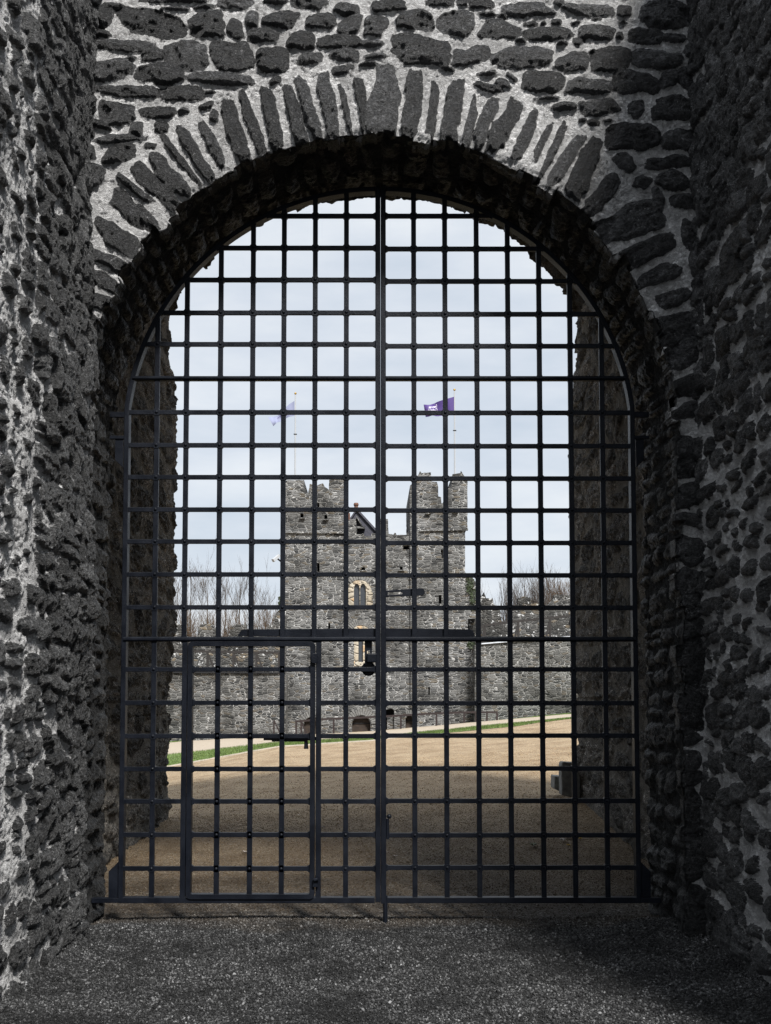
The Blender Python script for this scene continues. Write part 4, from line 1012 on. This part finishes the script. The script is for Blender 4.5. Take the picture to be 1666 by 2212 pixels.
# ------------------------------------------------------------------ bare trees
def tree(px, ytop, Y, label, seed, spread=.22, stems=1, mat='bark', group='bare trees behind the castle walls', wpx=30):
    r = random.Random(seed); base = P(px, 1590, Y); top = P(px, ytop, Y); zb = float(gz(np.array(base.x), np.array(62.)))
    H = top.z-zb; root = thing('bare_tree', (base.x, Y, zb), label, 'tree', group)
    trunk, tw = MB(), MB()
    wm = wpx/F*Y
    def grow(mb, p, d, L, rad, lvl):
        pts = [p]; q = p.copy(); dd = d.copy(); n = 5 if lvl < 2 else 3
        for i in range(n):
            dd = (dd+Vector((r.gauss(0, .08), r.gauss(0, .08), .07))).normalized(); q = q+dd*L/n; pts.append(q.copy())
        mb.tube(pts, [rad*(1-.75*i/n) for i in range(n+1)], 4 if lvl else 6, False)
        if lvl >= 3: return
        k = {0: 0, 1: 5, 2: 4}[lvl]
        for j in range(k):
            t = r.uniform(.2, 1); i = min(n-1, int(t*n)); pp = pts[i].lerp(pts[i+1], t*n-i if t < 1 else 1)
            a = r.uniform(0, 2*PI); s = spread*2.0
            nd = (dd+Vector((math.cos(a)*s, math.sin(a)*s, .12))).normalized()
            grow(tw, pp, nd, L*r.uniform(.3, .55), max(.009, rad*.42), lvl+1)
    for sidx in range(stems):
        ox = (r.uniform(-.5, .5)*wm) if stems > 1 else 0
        p0 = Vector((base.x+ox*.5, Y+r.uniform(-.3, .3)*(stems > 1), zb)); h = H*r.uniform(.75, 1) if stems > 1 else H
        pts = [p0]; n = 8
        for i in range(1, n+1):
            pts.append(Vector((p0.x+ox*.7*i/n+r.gauss(0, .05), p0.y+r.gauss(0, .05), zb+h*i/n)))
        r0 = .11 if stems == 1 else .045
        trunk.tube(pts, [r0*(1-.9*i/n)+.006 for i in range(n+1)], 6, False)
        nbx = 17 if stems == 1 else 7
        for j in range(nbx):
            t = r.uniform(.35, .97); i = min(n-1, int(t*n)); pp = pts[i].lerp(pts[i+1], t*n-i)
            a = r.uniform(0, 2*PI); s = spread*(2.2 if stems == 1 else 1.1)
            d = Vector((math.cos(a)*s, math.sin(a)*s, 1)).normalized()
            grow(tw, pp, d, (h*(1-t)*.75+h*.07)*r.uniform(.6, 1.1), .026*(1.15-t), 1 if stems == 1 else 2)
    trunk.build('trunk', M[mat], root); tw.build('crown', M[mat], root)
TL = [(352, 1262, 'bare tree half hidden behind the left passage edge'), (381, 1258, 'slim bare tree first right of the left passage edge'), (409, 1238, 'tallest bare poplar behind the left curtain wall'), (446, 1252, 'bare tree above the second lichen white merlon'),
      (487, 1250, 'bare tree between the second and third lichen white merlons'), (516, 1246, 'bare tree above the third lichen white merlon'), (545, 1262, 'bare tree just right of the third lichen white merlon'), (572, 1290, 'low bare tree nearest to the left of the keep')]
for i, (px, yt, lb) in enumerate(TL): tree(px, yt, 84+(i*37 % 5), lb, 40+i, spread=.20, wpx=28)
for i, (px, w) in enumerate(((425, 64), (480, 60), (556, 76), (590, 50))):
    tree(px, 1312+i*4, 80, ['tawny bare bush in the first gap of the left battlements', 'tawny bare bush in the second gap of the left battlements', 'tawny bare bush right of the left battlements', 'tawny bare bush close to the left tower foot'][i], 90+i, .3, 34, 'bark2', 'bare bushes behind the castle walls', w)
tree(1090, 1290, 80, 'small leaning bare bush in the gap beside the broken wall', 60, .3, 9, 'bark', 'bare bushes behind the castle walls', 40)
tree(1042, 1262, 76, 'thin bare sapling behind the broken buttress', 61, .2, 3, 'bark', 'bare bushes behind the castle walls', 10)
tree(1135, 1232, 78, 'broad bare bush behind the first merlon on the right', 62, .25, 46, 'bark', 'bare bushes behind the castle walls', 90)
tree(1175, 1244, 80, 'dense bare bush between the two right hand merlons', 65, .25, 26, 'bark', 'bare bushes behind the castle walls', 70)
tree(1215, 1252, 79, 'russet bare bush behind the white topped merlon on the right', 63, .3, 60, 'bark2', 'bare bushes behind the castle walls', 80)
# ------------------------------------------------------------------ stone blocks by the passage end, leaves
def block(pts, Y, dep, label, tilt):
    loc = P(*pts[0], Y)
    o = MB().extr(pxpoly(pts, Y), Y, Y+dep).build('stone_block', M['slab'], loc=tuple(loc), bevel=.015)
    tag(o, label, 'stone', 'stone blocks by the passage end')
block([(1214, 1718), (1213, 1654), (1215, 1646), (1254, 1648), (1254, 1726)], 13.7, .22, 'tall grey stone slab standing against the right end of the passage', 0)
block([(1198, 1704), (1198, 1676), (1222, 1678), (1222, 1716)], 14.0, .3, 'low grey stone block left of the tall slab at the passage end', 0)
leaves = [(1152, 1830, .07, 'leafgreen', 'largest grey green leaf lying on the brown gravel behind the gate'), (1216, 1818, .055, 'leafpale', 'pale curled leaf near the right wall of the passage'), (1228, 1812, .05, 'leafbrown', 'dark brown leaf touching the pale curled leaf'), (1253, 1815, .035, 'leafyellow', 'small yellow brown leaf closest to the right passage wall'),
          (1228, 1829, .03, 'leafyellow', 'tiny yellow leaf below the dark brown leaf'), (1041, 1840, .04, 'leafbrown', 'reddish brown leaf in the middle of the right leaf'), (856, 1853, .035, 'leafpale', 'white scrap lying just right of the middle stile'), (875, 1952, .05, 'leafbrown', 'brown leaf lying under the bottom rail right of the middle'), (697, 1789, .032, 'leafpale', 'pale leaf on the gravel left of the middle stile'), (532, 1844, .035, 'leafpale', 'pale leaf seen through the wicket door')]
for i, (px, py, s, mt, lb) in enumerate(leaves):
    r = random.Random(i+3)
    u, v = (px-CX)/F, (CY-py)/F; dy, dz = ct-v*st, st+v*ct
    t = 8.
    while HC+dz*t > float(gfine(np.array(u*t), np.array(dy*t))) and t < 20: t += .01
    c = Vector((u*t, dy*t, float(gfine(np.array(u*t), np.array(dy*t)))+.012)); th = r.uniform(0, 2*PI)
    mb = MB(); n = 9
    top = []
    for k in range(n):
        q = k/(n-1); w = s*.55*math.sin(PI*min(1, q*.93+.04))**.7*(1+.25*math.sin(q*19)); x = (q-.5)*2*s
        for e in (-1, 0, 1):
            lz = .25*s*abs(e)+.5*(q-.5)**2*s+r.uniform(0, .1)*s
            top.append(c+Vector((math.cos(th)*x-math.sin(th)*w*e, math.sin(th)*x+math.cos(th)*w*e, lz)))
    f = []
    for k in range(n-1):
        for e in (0, 1): f.append((k*3+e, k*3+e+1, k*3+e+4, k*3+e+3))
    m_ = len(top); allv = top+[p-Vector((0, 0, .0015)) for p in top]
    mb.add(allv, f+[tuple(q+m_ for q in reversed(g)) for g in f])
    o = mb.build('fallen_leaf', M[mt], loc=tuple(c)); tag(o, lb, 'leaf', 'fallen leaves on the gravel')
# ------------------------------------------------------------------ camera
cam = bpy.data.cameras.new('camera'); co = bpy.data.objects.new('camera', cam); C.objects.link(co)
co.location = (0, 0, HC); co.rotation_euler = (PI/2+PITCH, 0, 0)
cam.sensor_width = 36; cam.sensor_fit = 'AUTO'; cam.lens = F/2212*36
cam.shift_x = (833-CX)/2212; cam.shift_y = (CY-1106)/2212
cam.clip_start = .05; cam.clip_end = 3000
bpy.context.scene.camera = co
# ------------------------------------------------------------------ sky and sun
SUN_EL, SUN_AZ = 48, 158         # azimuth clockwise from +Y (behind the camera)
w = bpy.data.worlds.new('World'); bpy.context.scene.world = w; w.use_nodes = True
nt = w.node_tree; bg = nt.nodes['Background']
sky = nt.nodes.new('ShaderNodeTexSky'); sky.sky_type = 'NISHITA'; sky.sun_disc = False
sky.sun_elevation = math.radians(SUN_EL); sky.sun_rotation = math.radians(SUN_AZ); sky.dust_density = 2.
tc = nt.nodes.new('ShaderNodeTexCoord')
mp = nt.nodes.new('ShaderNodeMapping'); mp.inputs['Scale'].default_value = (1, 1, 3.2); nt.links.new(tc.outputs['Generated'], mp.inputs[0])
cn = tex(nt, 'ShaderNodeTexNoise', 4.2, mp.outputs[0], 6, .55).outputs[0]
cl = ramp(nt, cn, [(.33, (3.05, 3.42, 3.88)), (.5, (3.6, 3.88, 4.26)), (.66, (4.2, 4.4, 4.62))])
sz = nt.nodes.new('ShaderNodeSeparateXYZ'); nt.links.new(tc.outputs['Generated'], sz.inputs[0])
hi_ = ramp(nt, sz.outputs[2], [(.43, 1.), (.9, (2.3, 2.28, 2.26))])
nt.links.new(mix(nt, 1., mix(nt, .93, sky.outputs[0], cl), hi_, 'MULTIPLY'), bg.inputs['Color']); bg.inputs['Strength'].default_value = .1
sd = bpy.data.lights.new('sun', 'SUN'); sd.energy = 4.2; sd.angle = math.radians(10); sd.color = (1, .98, .95)
so = bpy.data.objects.new('sun', sd); C.objects.link(so)
el, az = math.radians(SUN_EL), math.radians(SUN_AZ)
dv = Vector((math.sin(az)*math.cos(el), math.cos(az)*math.cos(el), math.sin(el)))
so.rotation_euler = dv.to_track_quat('Z', 'Y').to_euler()
sc = bpy.context.scene
sc.view_settings.view_transform = 'Standard'; sc.view_settings.look = 'None'; sc.view_settings.exposure = 1.0; sc.view_settings.gamma = 1
sc.cycles.use_denoising = True; sc.cycles.denoising_prefilter = 'NONE'
